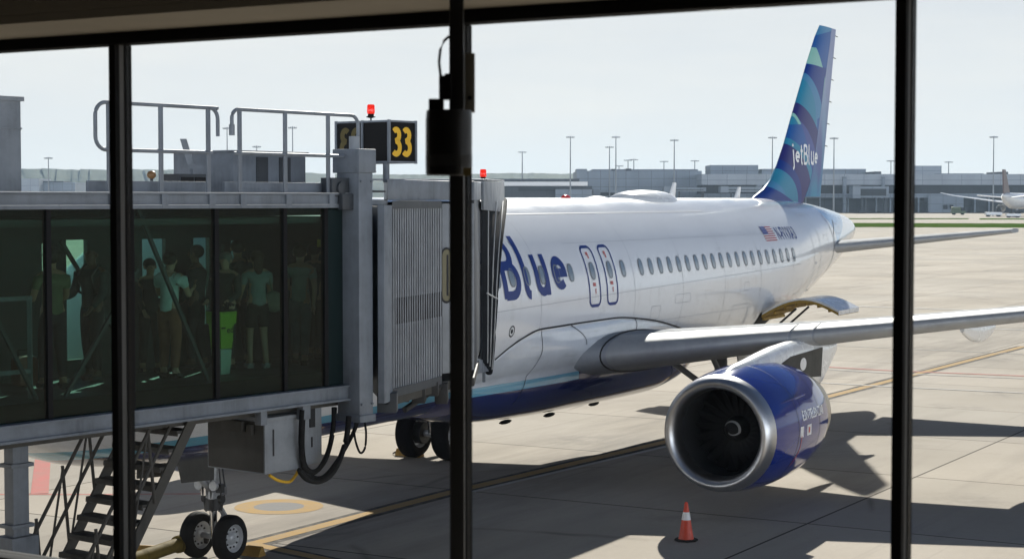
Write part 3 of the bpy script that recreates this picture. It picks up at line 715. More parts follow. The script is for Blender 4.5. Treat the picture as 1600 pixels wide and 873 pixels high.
edges = [UL, U(-170), U(-80), U(75), U(205), U(338), U(445), U(509), U(541)]
for a, c in zip(edges[:-2], edges[1:-1]):
    b = MB(); b.box((a+.025, .012, ZG0), (c-.025, .03, ZG1), M=T); b.build('glass_pane', M['pane_near'], bridge, 0)
b = MB(); b.box((edges[-2]+.0, .012, ZG0), (edges[-1], .03, ZG1), M=T); b.build('dark_end_panel', plain('dark_back_painted_glass', (.008, .018, .018), .12), bridge, 0)
for i, e in enumerate(edges[1:-1]):
    b = MB(); b.box((e-.035, -.01, ZG0), (e+.035, .07, ZG1), M=T); b.build('window_mullion', M['black'], bridge, 30, .004)
b = MB(); b.box((U(541), -.05, 3.25), (U(541)+.10, .12, 6.02), M=T); b.build('end_jamb', M['beam'], bridge, 30, .005)
# diagonal tie rods just behind the glass
for (x0, y0), (x1, y1) in (((215, 326), (328, 618)), ((-20, 470), (60, 640)), ((215, 420), (100, 622)), ((95, 376), (205, 560))):
    v = .35 if y0 > 330 or x1 > 300 else .35
    if (x0, y0) == (95, 376): v = WD-.25
    ua, za = onw(x0, y0, v); ub, zb_ = onw(x1, y1, v); b = MB(); b.bar(T(ua, v, za), T(ub, v, max(zb_, ZF-.05)), .045, .045)
    b.build('tie_rod', M['grey_dark'], bridge, 30)
# far wall: panels with openings where the daylight comes in
far = [(-60, -8, 4.45, 5.5), (60, 73, 4.05, 5.52), (98, 131, 3.95, 5.56), (217, 254, 4.72, 5.55), (297, 322, 4.3, 5.55), (341, 346, 4.2, 5.45), (356, 370, 4.6, 5.5)]
b = MB(); v0, v1 = WD-.06, WD+.02
ue = [UL]
for X0, X1, z0, z1 in far:
    a, c = U(X0, WD), U(X1, WD); b.box((ue[-1], v0, 3.50), (a, v1, 6.02), M=T); b.box((a, v0, 3.50), (c, v1, z0), M=T); b.box((a, v0, z1), (c, v1, 6.02), M=T); ue.append(c)
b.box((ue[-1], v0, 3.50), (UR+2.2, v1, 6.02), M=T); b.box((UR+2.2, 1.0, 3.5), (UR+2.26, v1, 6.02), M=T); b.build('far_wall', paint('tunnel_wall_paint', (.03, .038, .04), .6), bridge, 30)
for X0, X1, z0, z1 in far:
    a, c = U(X0, WD), U(X1, WD); g = MB(); g.box((a, WD-.03, z0), (c, WD-.015, z1), M=T); g.build('far_window', M['pane_far'], bridge, 0)
b = MB(); b.box((UL-.06, -.02, 3.4), (UL, WD, 6.05), M=T); b.build('end_wall', M['grey_dark'], bridge, 30)
# handrail and bench inside
b = MB(); ua, za = onw(-40, 470, .5); ub, zb_ = onw(48, 470, .5)
b.bar(T(ua-2, .5, za), T(ub, .5, za), .06, .05); b.bar(T(ua-2, .5, 4.05), T(ub, .5, 4.05), .05, .05)
for q in (0, 1, 2): b.bar(T(ub-.02-q*.9, .5, ZF), T(ub-.02-q*.9, .5, za), .05)
b.build('inner_handrail', M['grey_steel'], bridge, 30)
# ceiling sign inside
ua, za = onw(497, 374, .9); ub, zb_ = onw(528, 385, .9); b = MB(); b.box((ua, .88, zb_), (ub, .92, za), M=T); b.build('inner_sign', paint('yellow_board', (.45, .36, .02), .6), bridge, 30)

# guard rails on the roof edge
def rail(Xs, Xl, Xr, name, hook_l, hook_r):
    b = MB(); z1, z0 = 7.27, 6.70; ul, ur = U(Xl), U(Xr); pts = []
    v = -.06
    if hook_l == 'loop':
        for k in range(9): a = math.pi/2 + math.pi/2*k/8; pts.append((ul+.16+.16*math.cos(a), z1-.16+.16*math.sin(a)))
        for k in range(9): a = math.pi + math.pi/2*k/8; pts.append((ul+.16+.16*math.cos(a), z0+.16+.16*math.sin(a)))
        b.tube([T(ur, v, z1)] + [T(u, v, z) for u, z in pts] + [T(ur-.1, v, z0)], .025, 8)
    else:
        hk = [(ul+.12+.12*math.cos(a), z1-.12+.12*math.sin(a)) for a in [math.pi/2+math.pi/2*k/6 for k in range(7)]] + [(ul, z1-.30)]
        b.tube([T(ur-.14, v, z1)] + [T(u, v, z) for u, z in hk], .025, 8); b.tube([T(ul, v, z1-.34), T(ul, v, z1-.20)], .038, 8)
        b.tube([T(ul+.03, v, z0), T(ur-.02, v, z0)], .024, 8)
    hk = [(ur-.14+.14*math.sin(a), z1-.14+.14*math.cos(a)) for a in [math.pi/2*k/6 for k in range(7)]] + [(ur, z1-.36 if hook_r == 'short' else z0)]
    b.tube([T(ur-.2, v, z1)] + [T(u, v, z) for u, z in hk], .025, 8)
    o = b.build(name, M['beam'], bridge, 50)
    for X in Xs:
        p = MB(); p.box((U(X)-.032, v-.012, 6.02), (U(X)+.032, v+.012, z1), M=T); p.box((U(X)-.05, v-.075, 5.99), (U(X)+.05, v-.012, 6.17), M=T); p.build('post', M['beam'], o, 30, .004)
    return o
rail((166, 247, 321), 145, 336, 'guard_rail', 'loop', 'short')
rail((370, 441, 508), 358, 555, 'guard_rail', 'hook', 'long')
b = MB(); b.box((U(145), .08, 6.185), (U(330), .13, 6.33), M=T); b.build('toe_board', M['grey_steel'], bridge, 30, .005)
b = MB(); b.box((U(358), .08, 6.185), (U(548), .13, 6.33), M=T); b.build('toe_board', M['grey_steel'], bridge, 30, .005)
# plant on the roof
v = .75; ua, z1 = onw(385, 238, v); ul = U(318, v); b = MB()
b.box((ua-.25, v, 6.10), (ua+1.15, v+1.2, z1), M=T); b.box((ua-.29, v-.03, z1), (ua+1.19, v+1.23, z1+.025), M=T)
hv = b.build('roof_unit', M['grey_steel'], bridge, 30, .008)
for q in (.18, .62):
    p = MB(); p.box((ua+q, v-.012, 6.28), (ua+q+.22, v-.001, z1-.06), M=T)
    for k in range(9): p.box((ua+q+.02, v-.022, 6.31+k*.045), (ua+q+.20, v-.013, 6.325+k*.045), M=T)
    p.build('vent_panel', M['grey_dark'], hv, 30)
p = MB(); p.box((ua-.1, v-.06, 6.16), (ua+.9, v-.002, 6.20), M=T); p.build('ledge', M['grey_lite'], hv, 30, .004)
ua, z1 = onw(300, 272, .5); b = MB(); b.box((ua-.22, .5, 6.11), (ua+.28, .8, z1), M=T); b.box((ua-.19, .49, 6.14), (ua+.02, .505, z1-.04), M=T, mi=1); b.box((ua+.05, .49, 6.14), (ua+.25, .505, z1-.04), M=T, mi=1)
b.build('duct_box', [M['grey_dark'], M['dark_hole']], bridge, 30)
# left tower and leg
vt = 1.2; b = MB(); ur = U(34, vt); z1 = onw(34, 156, vt)[1]
b.box((ur-1.3, vt, 6.1), (ur, vt+1.2, z1), M=T); b.box((ur-1.34, vt-.03, z1-.02), (ur+.035, vt+1.24, z1+.035), M=T); zs = onw(34, 201, vt)[1]
b.box((ur-1.32, vt-.012, zs-.012), (ur+.012, vt+1.21, zs+.012), M=T); b.build('lift_tower', M['grey_lite'], bridge, 30, .006)
b = MB(); ul_, ur_ = U(15, .9), U(40, .9)
b.box((ul_, .9, .55), (ur_, 1.08, 3.3), M=T)
for y in (727, 822): z = onw(28, y, .9)[1]; b.box((ul_-.05, .86, z-.025), (ur_+.05, 1.12, z+.025), M=T)
b.box((ul_-.08, .82, .5), (ur_+.08, 1.16, onw(28, 838, .9)[1]), M=T); b.box((ul_-1.4, .55, .35), (ur_+1.4, 1.6, .8), M=T)
b.build('support_leg', M['grey_steel'], bridge, 30, .01)
for q in (-1.1, 1.1):
    wheel(T((ul_+ur_)/2+q, .42, .36), (BN[0], BN[1], 0), .36, .26, bridge); wheel(T((ul_+ur_)/2+q, 1.78, .36), (BN[0], BN[1], 0), .36, .26, bridge)

# corner column at the cab
b = MB(); ca = onw(582, 311, -.30)[0]
b.box((ca-.28, -.30, 3.03), (ca, .12, 6.50), M=T); colm = b.build('corner_column', M['grey_steel'], bridge, 30, .012)
b = MB(); b.box((ca-.32, -.34, 6.47), (ca+.035, .16, 6.80), M=T); b.build('column_head', M['grey_steel'], colm, 30, .012)
b = MB(); b.tube([T(ca-.13, -.08, 6.8), T(ca-.13, -.08, 6.98)], .075, 20); b.build('column_cap', M['grey_lite'], colm, 40)
b = MB(); b.box((ca-.30, -.33, 3.0), (ca+.02, .14, 3.10), M=T)
for q in (-.24, -.03):
    for zz in (3.25, 6.35): b.tube([T(ca+q, -.325, zz), T(ca+q, -.30, zz)], .02, 6)
b.build('foot_plate', M['grey_steel'], colm, 30, .004)
b = MB(); b.box((ca-.62, -.12, 6.14), (ca-.28, .10, 6.40), M=T); b.tube([T(ca-.45, -.16, 6.26), T(ca-.45, -.10, 6.26)], .09, 14); b.box((ca-.5, -.2, 5.96), (ca-.28, -.11, 6.18), M=T); b.box((ca+.02, -.1, 6.2), (ca+.5, -.06, 6.23), M=T)
b.build('hinge_bracket', M['grey_dark'], bridge, 30, .006)

# cab
def at(X, D, z): return Vector(((X-800)/F*D, D, z))
CZ0, CZ1 = 3.36, 6.02
arcp = []; NRDG = 21
for k in range(NRDG*4 + 1):
    u = k/(NRDG*4); X = 613 + (690-613)*u; D = 25.75 + 1.9*u - .10*math.sin(math.pi*u); arcp.append((X, D))
b = MB(); vs = []
for i, (X, D) in enumerate(arcp):
    dd = (-.035, .012, .018, .012)[i % 4]
    for z in (CZ0+.02, 4.30, 4.68, CZ1-.05): vs.append(at(X, D-dd, z))
n = len(arcp)
for i in range(n-1):
    for k in range(3): b.add([vs[4*i+k], vs[4*i+k+1], vs[4*i+k+5], vs[4*i+k+4]], [(0, 1, 2, 3)], 1 if (k == 1 and i % 4 in (3, 0) and 3 < i) or i % 4 == 9 else 0)
b.build('cab_curtain', [M['grey_lite'], M['dark_hole']], bridge, 0, 0, True)
b = MB()
for z0, z1, d0 in ((CZ1-.05, CZ1+.06, .10), (CZ0-.10, CZ0+.02, .06)):
    ring = [at(X, D-d0, z0) for X, D in arcp] + [at(X, D+.5, z0) for X, D in reversed(arcp)]
    b.prism(ring, Vector((0, 0, z1-z0)))
b.build('curtain_track', M['grey_dark'], bridge, 30, 0)
# front post, door panel, cab sides
pA, pB = (691, 27.85), (741, 28.5)
def quadbox(b, A, B, z0, z1, th, mi=0):
    a, c = at(*A, 0), at(*B, 0); d = (c-a).normalized(); nn = Vector((-d.y, d.x, 0))
    if nn.y < 0: nn = -nn
    b.prism([a+Vector((0,0,z0)), c+Vector((0,0,z0)), c+nn*th+Vector((0,0,z0)), a+nn*th+Vector((0,0,z0))], Vector((0, 0, z1-z0)), mi); return a, d, nn
b = MB(); a0_, d0_, n0_ = quadbox(b, pA, pB, CZ0+.03, CZ1+.02, .08); cabp = b.build('cab_door_panel', M['grey_lite'], bridge, 30, .006)
def cdw(x, z, off): return a0_ + d0_*x + Vector((0, 0, z)) - n0_*(.006+off)
zt_, zb2 = 5.34, 4.50
b = MB(); patch(b, rrect(-.03, zb2, .22, zt_, .12), cdw, .0); w_ = b.build('cab_window', plain('cab_window_glass', (.18, .17, .11), .1), cabp, 0)
b = MB(); strip(b, rrect(-.03, zb2, .22, zt_, .12), .035, cdw, .006, .05, True); b.build('window_gasket', M['seam'], w_, 0)
b = MB(); strip(b, [(.12, zb2+.1), (.12, zt_-.1)], .05, cdw, .003); b.build('pane_divider', M['seam'], w_, 0)
b = MB(); quadbox(b, (606, 25.15), (613, 25.55), 3.25, 6.02, .1); quadbox(b, (600, 25.0), (606, 25.12), 3.25, 6.02, .1); b.build('cab_jamb', M['grey_steel'], bridge, 30, .006)
b = MB()
for A, B, th in (((741, 28.5), (750.5, 32.6), .08),): quadbox(b, A, B, CZ0+.03, CZ1+.25, .08)
b.build('cab_side_wall', M['grey_dark'], bridge, 30, .006)
# skin contact edge of the canopy, traced by the airliner's own surface
def contact(z, X, off):
    lo, hi = 3.0, 16.0
    for _ in range(40):
        m = (lo+hi)/2
        if pixX(skin(m, z/K, off)) < X: lo = m
        else: hi = m
    return skin(lo, z/K, off)
CX = interp([2.75, 3.3, 4.2, 5.0, 5.7, 6.02], [762, 766, 771, 776, 783, 786])
zs_ = [2.80 + (6.02-2.80)*k/14 for k in range(15)]
edge = [contact(z, CX(z), .05) for z in zs_]
inner = [at(751.5, 32.6, 3.14 + (6.05-3.14)*k/14) for k in range(15)]
def lerp(a, c, u): return a + (c-a)*u
NF = 8; b = MB(); grid = []
for j in range(NF+1):
    u = j/NF; row = []
    for k in range(15):
        p = lerp(inner[k], edge[k], u); off = (.07 if j % 2 else -.02) if 0 < j < NF else 0
        row.append(p + Vector((.95, -.3, 0))*off)
    grid.append(row)
b.add([p for r in grid for p in r], [(j*15+k, j*15+k+1, (j+1)*15+k+1, (j+1)*15+k) for j in range(NF) for k in range(14)])
back = [[p + Vector((-2.0, -.9, 0)) for p in r] for r in grid]
b.add([p for r in back for p in r], [(j*15+k, j*15+k+1, (j+1)*15+k+1, (j+1)*15+k) for j in range(NF) for k in range(14)])
b.add([r[14] for r in grid] + [r[14] for r in back], [(j, j+1, NF+1+j+1, NF+1+j) for j in range(NF)])
can = b.build('canopy_bellows', M['canopy'], bridge, 60)
for u in (.06, .40, .72):
    b = MB(); b.tube([lerp(inner[k], edge[k], u) + Vector((.95, -.3, 0))*.12 for k in range(15)], .013, 6); b.build('bellows_rib', M['strap'], can, 50)
b = MB(); b.tube([p + Vector((.02, -.06, 0)) for p in edge], .075, 10); b.build('edge_cushion', M['canopy'], can, 50)
b = MB(); k = 6; b.tube([lerp(inner[k], edge[k], u) + Vector((.95, -.3, 0))*.14 for u in (-.1, .06, .40, .72)], .015, 6); b.build('cross_strap', M['strap'], can, 50)
# hood and roof
b = MB(); h0, h1 = at(741, 28.3, 0), at(757, 32.6, 0)
roof = [at(606, 25.6, 0), at(690, 27.7, 0), at(741, 28.4, 0), at(757, 33.0, 0), at(690, 33.4, 0) , at(600, 30, 0)]
b.prism([p + Vector((0, 0, 6.09)) for p in roof], Vector((0, 0, .30))); b.build('cab_roof', M['grey_steel'], bridge, 30, .01)
b = MB(); e1 = edge[14]; q0 = at(756, 31.4, 0); q1 = Vector((e1.x+.03, e1.y-.15, 0))
b.prism([q0 + Vector((0, 0, 6.42)), q1 + Vector((0, 0, 6.46)), q1 + Vector((0, 0, 5.84)), q0 + Vector((0, 0, 5.92))], Vector((-.05, .02, 0)))
b.prism([q0 + Vector((0, 0, 6.43)), q1 + Vector((0, 0, 6.47)), q1 + Vector((-2, -.9, 6.47)), q0 + Vector((-2, -.5, 6.43))], Vector((0, 0, .03)))
b.build('canopy_hood', M['grey_lite'], bridge, 30, .006)
b = MB(); fl_ = [at(606, 25.6, 0), at(690, 27.8, 0), at(741, 28.5, 0), at(750.5, 32.6, 0), edge[0].copy(), edge[0] + Vector((-2, .3, 0)), at(640, 32.0, 0), at(590, 27.5, 0)]
for p in fl_: p.z = 0
b.prism([p + Vector((0, 0, 3.13)) for p in fl_[:4] + fl_[6:]], Vector((0, 0, .14))); b.build('cab_floor', M['under'], bridge, 30, .01)
b = MB(); e0 = edge[0]; q0 = at(741, 30.5, 0); q1 = Vector((e0.x+.02, e0.y-.2, 0)); b.prism([q0+Vector((0,0,3.12)), q1+Vector((0,0,2.80)), q1+Vector((0,0,2.98)), q0+Vector((0,0,3.42))], Vector((-.06, .01, 0)))
b.box((q1.x-.12, q1.y-.3, 2.62), (q1.x-.06, q1.y-.24, 2.9)); b.build('apron_bumper', M['grey_steel'], bridge, 30, .006)
b = MB(); b.prism([at(600, 25.3, 3.2), at(600, 25.3, 6.0), at(575, 27.6, 6.0), at(575, 27.6, 3.2)], Vector((.06, 0, 0))); b.build('cab_inner_wall', M['grey_dark'], bridge, 30)
# machinery under the cab
b = MB()
for X, Y, D, w, hh in ((640, 612, 27.2, .5, .14), (668, 605, 27.6, .35, .22), (655, 622, 27.2, .2, .1), (625, 620, 26.8, .3, .1), (690, 612, 28, .2, .32)):
    c = atD(X, Y, D); b.box((c[0]-w/2, c[1]-.25, c[2]-hh/2), (c[0]+w/2, c[1]+.25, c[2]+hh/2))
b.tube([atD(632, 640, 27), atD(690, 600, 27.8)], .05, 8); b.build('levelling_gear', M['dark_steel'], bridge, 30, .01)
b = MB(); c = atD(603, 627, 25.4); b.box((c[0]-.12, c[1]-.1, 3.08), (c[0]+.16, c[1]+.2, 3.36)); b.build('column_bracket', M['grey_dark'], bridge, 30, .01)
# equipment box hung from the tunnel
vb = .12; uc, zb3 = onw(414, 741, vb); ur2 = U(470, vb); b = MB()
b.box((uc, vb, zb3), (ur2, vb+1.12, 3.16), M=T); b.box((uc-.015, vb-.02, 3.12), (ur2+.015, vb+1.14, 3.17), M=T); eqb = b.build('equipment_box', M['grey_lite'], bridge, 30, .01)
b = MB(); b.box((uc-.008, vb+.02, zb3+.02), (uc-.0005, vb+1.10, 3.11), M=T); b.build('shaded_side_sheet', M['under'], eqb, 0)  # dark sheet puts the shade of the box's left face into its colour
b = MB(); b.box((uc-.09, vb+.35, zb3+.55), (uc-.001, vb+.75, zb3+.70), M=T); b.box((uc-.06, vb+.2, zb3+.52), (uc-.001, vb+.3, zb3+.66), M=T); b.tube([T(uc-.07, vb+.55, zb3+.7), T(uc-.07, vb+.55, 3.2)], .02, 8); b.build('junction_box', M['under'], eqb, 30, .006)
b = MB(); uu, zz = onw(427, 690, vb); b.box((uu-.012, vb-.008, zz-.19), (uu+.012, vb-.001, zz+.17), M=T); b.build('door_slot', M['seam'], eqb, 0)
uc2, zb4 = onw(503, 722, .25); b = MB(); b.box((U(471, .25), .25, zb4), (uc2, .85, 3.30), M=T); pn2 = b.build('drive_panel', M['grey_lite'], bridge, 30, .01)
b = MB(); uu, zz = onw(487, 690, .25); b.box((uu-.012, .24, zz-.07), (uu+.012, .249, zz+.07), M=T); uu, zz = onw(487, 648, .25); b.box((uu-.05, .23, zz-.17), (uu+.05, .249, zz+.14), M=T); b.build('hook_slot', M['seam'], pn2, 0)
for X0, X1 in ((404, 414), (470, 482)):
    b = MB(); b.box((U(X0), -.02, 3.1), (U(X1), .1, 3.32), M=T); b.build('hanger_bracket', M['grey_steel'], bridge, 30, .006)
# cable loops
def cable(pts, r, mat, v0=.0, v1=.3, name='cable'):
    P = []; n = len(pts)
    for i in range((n-1)*8 + 1):
        k = min(i//8, n-2); u = i/8 - k; q = [pts[max(k-1, 0)], pts[k], pts[k+1], pts[min(k+2, n-1)]]
        c2 = [.5*(2*q[1][j] + (q[2][j]-q[0][j])*u + (2*q[0][j]-5*q[1][j]+4*q[2][j]-q[3][j])*u*u + (3*q[1][j]-q[0][j]-3*q[2][j]+q[3][j])*u**3) for j in (0, 1)]
        v = v0 + (v1-v0)*i/((n-1)*8); a, z = onw(c2[0], c2[1], v); P.append(T(a, v, z))
    b = MB(); b.tube(P, r, 10); b.build(name, mat, bridge, 60)
cable([(472, 640), (470, 690), (474, 728), (490, 738), (508, 718), (519, 680), (523, 636)], .035, M['rubber'], .0, .2)
cable([(475, 640), (473, 700), (480, 731), (496, 733), (512, 705), (520, 665), (521, 636)], .028, M['rubber'], .1, .1)
cable([(468, 735), (480, 748), (500, 751), (522, 735), (540, 690), (545, 650)], .04, M['rubber'], -.05, -.2)
cable([(466, 733), (486, 744), (506, 744), (530, 715), (550, 680), (560, 655)], .03, M['rubber'], .05, -.1)
cable([(556, 655), (554, 680), (562, 706), (570, 700), (572, 676), (569, 655)], .016, M['rubber'], -.2, -.2)
cable([(421, 742), (435, 750), (452, 752), (462, 742), (465, 736)], .022, M['yellow'], .2, .2)

# ---- gate number sign, a cube of black panels on the cab
sa = onw(608, 311, .25)[0]; D0 = T(sa, .25, 0).y
u0, z1 = onw(608, 189, .25); _, z0 = onw(608, 253, .25); z1 -= 0; u1 = U(650, .25); su = u1-u0
sign = thing('gate_sign', 'black gate sign box with yellow 33 on the jet bridge roof', 'sign', tuple(T(sa, .25, z0)), math.atan2(BT[1], BT[0]))
b = MB(); b.box((sa, .25, z0), (sa+su, .25+1.05, z1), M=T); b.build('sign_box', plain('sign_black', (.008, .008, .009), .5, 0, 0, .1), sign, 30)
b = MB()
for (x, y) in ((0, 0), (su, 0), (0, 1.05), (su, 1.05), (0, .52)): b.box((sa+x-.018, .25+y-.018, z0-.02), (sa+x+.018, .25+y+.018, z1+.02), M=T)
for zq in (z0, z1):
    for (x0, y0, x1, y1) in ((0, 0, su, 0), (0, 0, 0, 1.05), (su, 0, su, 1.05), (0, 1.05, su, 1.05)): b.box((sa+x0-.014, .25+y0-.014, zq-.014), (sa+x1+.014, .25+y1+.014, zq+.014), M=T)
b.build('sign_frame', M['grey_steel'], sign, 30)
sgn = lambda a, z, off: T(sa+a, .25-.006-off, z)
b = MB(); hh = z1-z0; word(b, '33', su*.12, z0+hh*.17, hh*.66, su*.70, .085, sgn, .0, .10); b.build('gate_number', M['yellow'], sign, 0)
sgl = lambda a, z, off: T(sa-.006-off, .25+a, z)
b = MB(); word(b, '33', .56, z0+hh*.17, hh*.66, .40, .085, sgl, .0, .12); b.build('gate_number', paint('unlit_sign_yellow', (.10, .075, .012), .6), sign, 0)
b = MB(); b.tube([T(sa+.05, .35, 6.35), T(sa+.05, .35, z0)], .05, 10); b.tube([T(sa+.2, .9, 6.35), T(sa+.2, .9, z0)], .05, 10); b.build('sign_post', M['grey_steel'], sign, 40)
def beacon(P, lab, s=1.0):
    t_ = thing('warning_beacon', lab, 'warning light', tuple(P), 0, 'red beacons on the jet bridge'); P = Vector(P)
    b = MB(); b.tube([P, P + Vector((0, 0, .10*s))], .018*s, 8); b.lathe([(.08*s, .02), (.10*s, .11*s), (.12*s, .11*s), (.13*s, .075*s), (.18*s, .07*s)], P, (0, 0, 1), 16); b.build('base', M['black'], t_, 40)
    b = MB(); b.lathe([(.18*s, .01), (.18*s, .085*s), (.24*s, .095*s), (.38*s, .088*s), (.40*s, .07*s), (.405*s, .01)], P, (0, 0, 1), 16)
    nt = NT('beacon_lens'); nt.base((.55, .02, .012), .2); nt.b.inputs['Transmission Weight'].default_value = .25; nt.b.inputs['Emission Color'].default_value = (1, .03, .01, 1); nt.b.inputs['Emission Strength'].default_value = .35
    b.build('lens', nt.m, t_, 40)
q = T(sa+.02, .62, z1); beacon(q, 'red beacon lamp standing on top of the black gate sign', .62)
q = atD(755, 277, 32.0); beacon((q[0], q[1], 6.39), 'small red beacon lamp on the canopy roof next to the white fuselage', .62)
# ---- small things on the bridge roof
q = T(U(237, .8), .8, 6.10); lt = thing('roof_lamp', 'small amber lamp on a stalk on the bridge roof behind the railing', 'lamp', tuple(q))
b = MB(); b.tube([q, q + Vector((0, 0, .27))], .022, 8); b.build('stalk', M['grey_dark'], lt); b = MB(); b.sphere(q + Vector((0, 0, .32)), .055, 12, 8, (1.1, 1, 1)); b.build('lamp_head', plain('amber_lens', (.28, .15, .06), .4), lt)
ua, za = onw(298, 262, 1.4); q = T(ua, 1.4, 6.10); pt_ = thing('tilted_panel', 'pale tilted antenna panel on a thin pole on the bridge roof', 'antenna', tuple(q))
b = MB(); b.tube([q, q + Vector((0, 0, .42))], .025, 8); b.build('pole', M['grey_steel'], pt_)
b = MB(); b.prism([atD(281, 217, q.y), atD(291, 217, q.y), atD(303, 257, q.y), atD(293, 257, q.y)], Vector((.0, .04, 0))); b.build('panel', M['grey_lite'], pt_, 30)

# ---- service stair beside the tunnel
st0 = T(U(290, .1), .1, 3.2)
stair = thing('service_stair', 'narrow steel service stair with handrails going down from the glazed bridge', 'stairs', (st0.x, st0.y, 0), math.atan2(BT[1], BT[0]))
un, zn = onw(297, 664, .14); um, zm = onw(211, 847, .14)
sl = (zn-zm)/(un-um); u_of = lambda z: un + (z-zn)/sl
zt2, zb5 = 3.25, .02; SW = 1.12
for v in (.14, .14+SW):
    b = MB(); b.tube([T(u_of(zt2), v, zt2), T(u_of(zb5), v, zb5)], 1, 4, 0, True, (.02, .10)); b.build('stringer', M['under'], stair, 30)
nst = 14
for k in range(nst):
    z = zt2 - .12 - k*(zt2-.2)/nst; b = MB(); b.box((u_of(z)-.16, +.15, z-.02), (u_of(z)+.10, +.13+SW, z+.02), M=T); b.box((u_of(z)-.165, +.15, z-.05), (u_of(z)-.145, +.13+SW, z+.0), M=T)
    b.build('tread', M['under'], stair, 30, .004)
for v in (.12, .16+SW):
    b = MB()
    for hq in (1.05, .55): b.tube([T(u_of(3.22-hq), v, 3.22), T(u_of(zb5+.3), v, zb5+.3+hq)], .024, 8)
    for k in range(1, 5):
        z = zt2 - .35 - k*.62; z2 = min(z+1.05, 3.22); b.tube([T(u_of(z), v, z), T(u_of(z)-.10, v, z2)], .022, 8)
        b.tube([T(u_of(z)-.1, v, min(z+1.0, 3.2)), T(u_of(z-.6), v, z-.6)], .016, 6)
    b.build('handrail', M['under'], stair, 50)
# ------------------------------------------------------------------ people waiting in the tunnel
def skin_mesh(name, nodes, edges, mat, parent, sub=1):
    """nodes: {key: (pos, radius)}; the first key is the root"""
    keys = list(nodes); me = bpy.data.meshes.new(name)
    Mi = INV[root_of(parent).name]
    me.from_pydata([tuple(Mi @ Vector(nodes[k][0])) for k in keys], [(keys.index(a), keys.index(b)) for a, b in edges], [])
    o = bpy.data.objects.new(name, me); COL.objects.link(o)
    o.modifiers.new('skin', 'SKIN'); 
    if not me.skin_vertices: me.skin_vertices.new() if hasattr(me.skin_vertices, 'new') else None
    for i, k in enumerate(keys):
        r = nodes[k][1]; me.skin_vertices[0].data[i].radius = (r, r) if not isinstance(r, tuple) else r
    me.skin_vertices[0].data[0].use_root = True
    s = o.modifiers.new('sub', 'SUBSURF'); s.levels = sub; s.render_levels = sub
    dg = bpy.context.evaluated_depsgraph_get(); dg.update()
    m2 = bpy.data.meshes.new_from_object(o.evaluated_get(dg)); o.modifiers.clear(); o.data = m2; bpy.data.meshes.remove(me)
    m2.materials.clear(); m2.materials.append(mat)
    for p in m2.polygons: p.use_smooth = True
    o.parent = parent
    return o
SKIN = [plain('skin_tone', (.36, .20, .13), .55), plain('skin_tone_dark', (.14, .07, .045), .55), plain('skin_tone_pale', (.45, .28, .20), .55)]
HAIR = [plain('dark_hair', (.015, .011, .009), .6), plain('brown_hair', (.05, .028, .016), .6), plain('grey_hair', (.18, .17, .16), .6)]
def cloth(col): return paint('cloth', col, .85, 0, 0, .2, 9, .3, False)
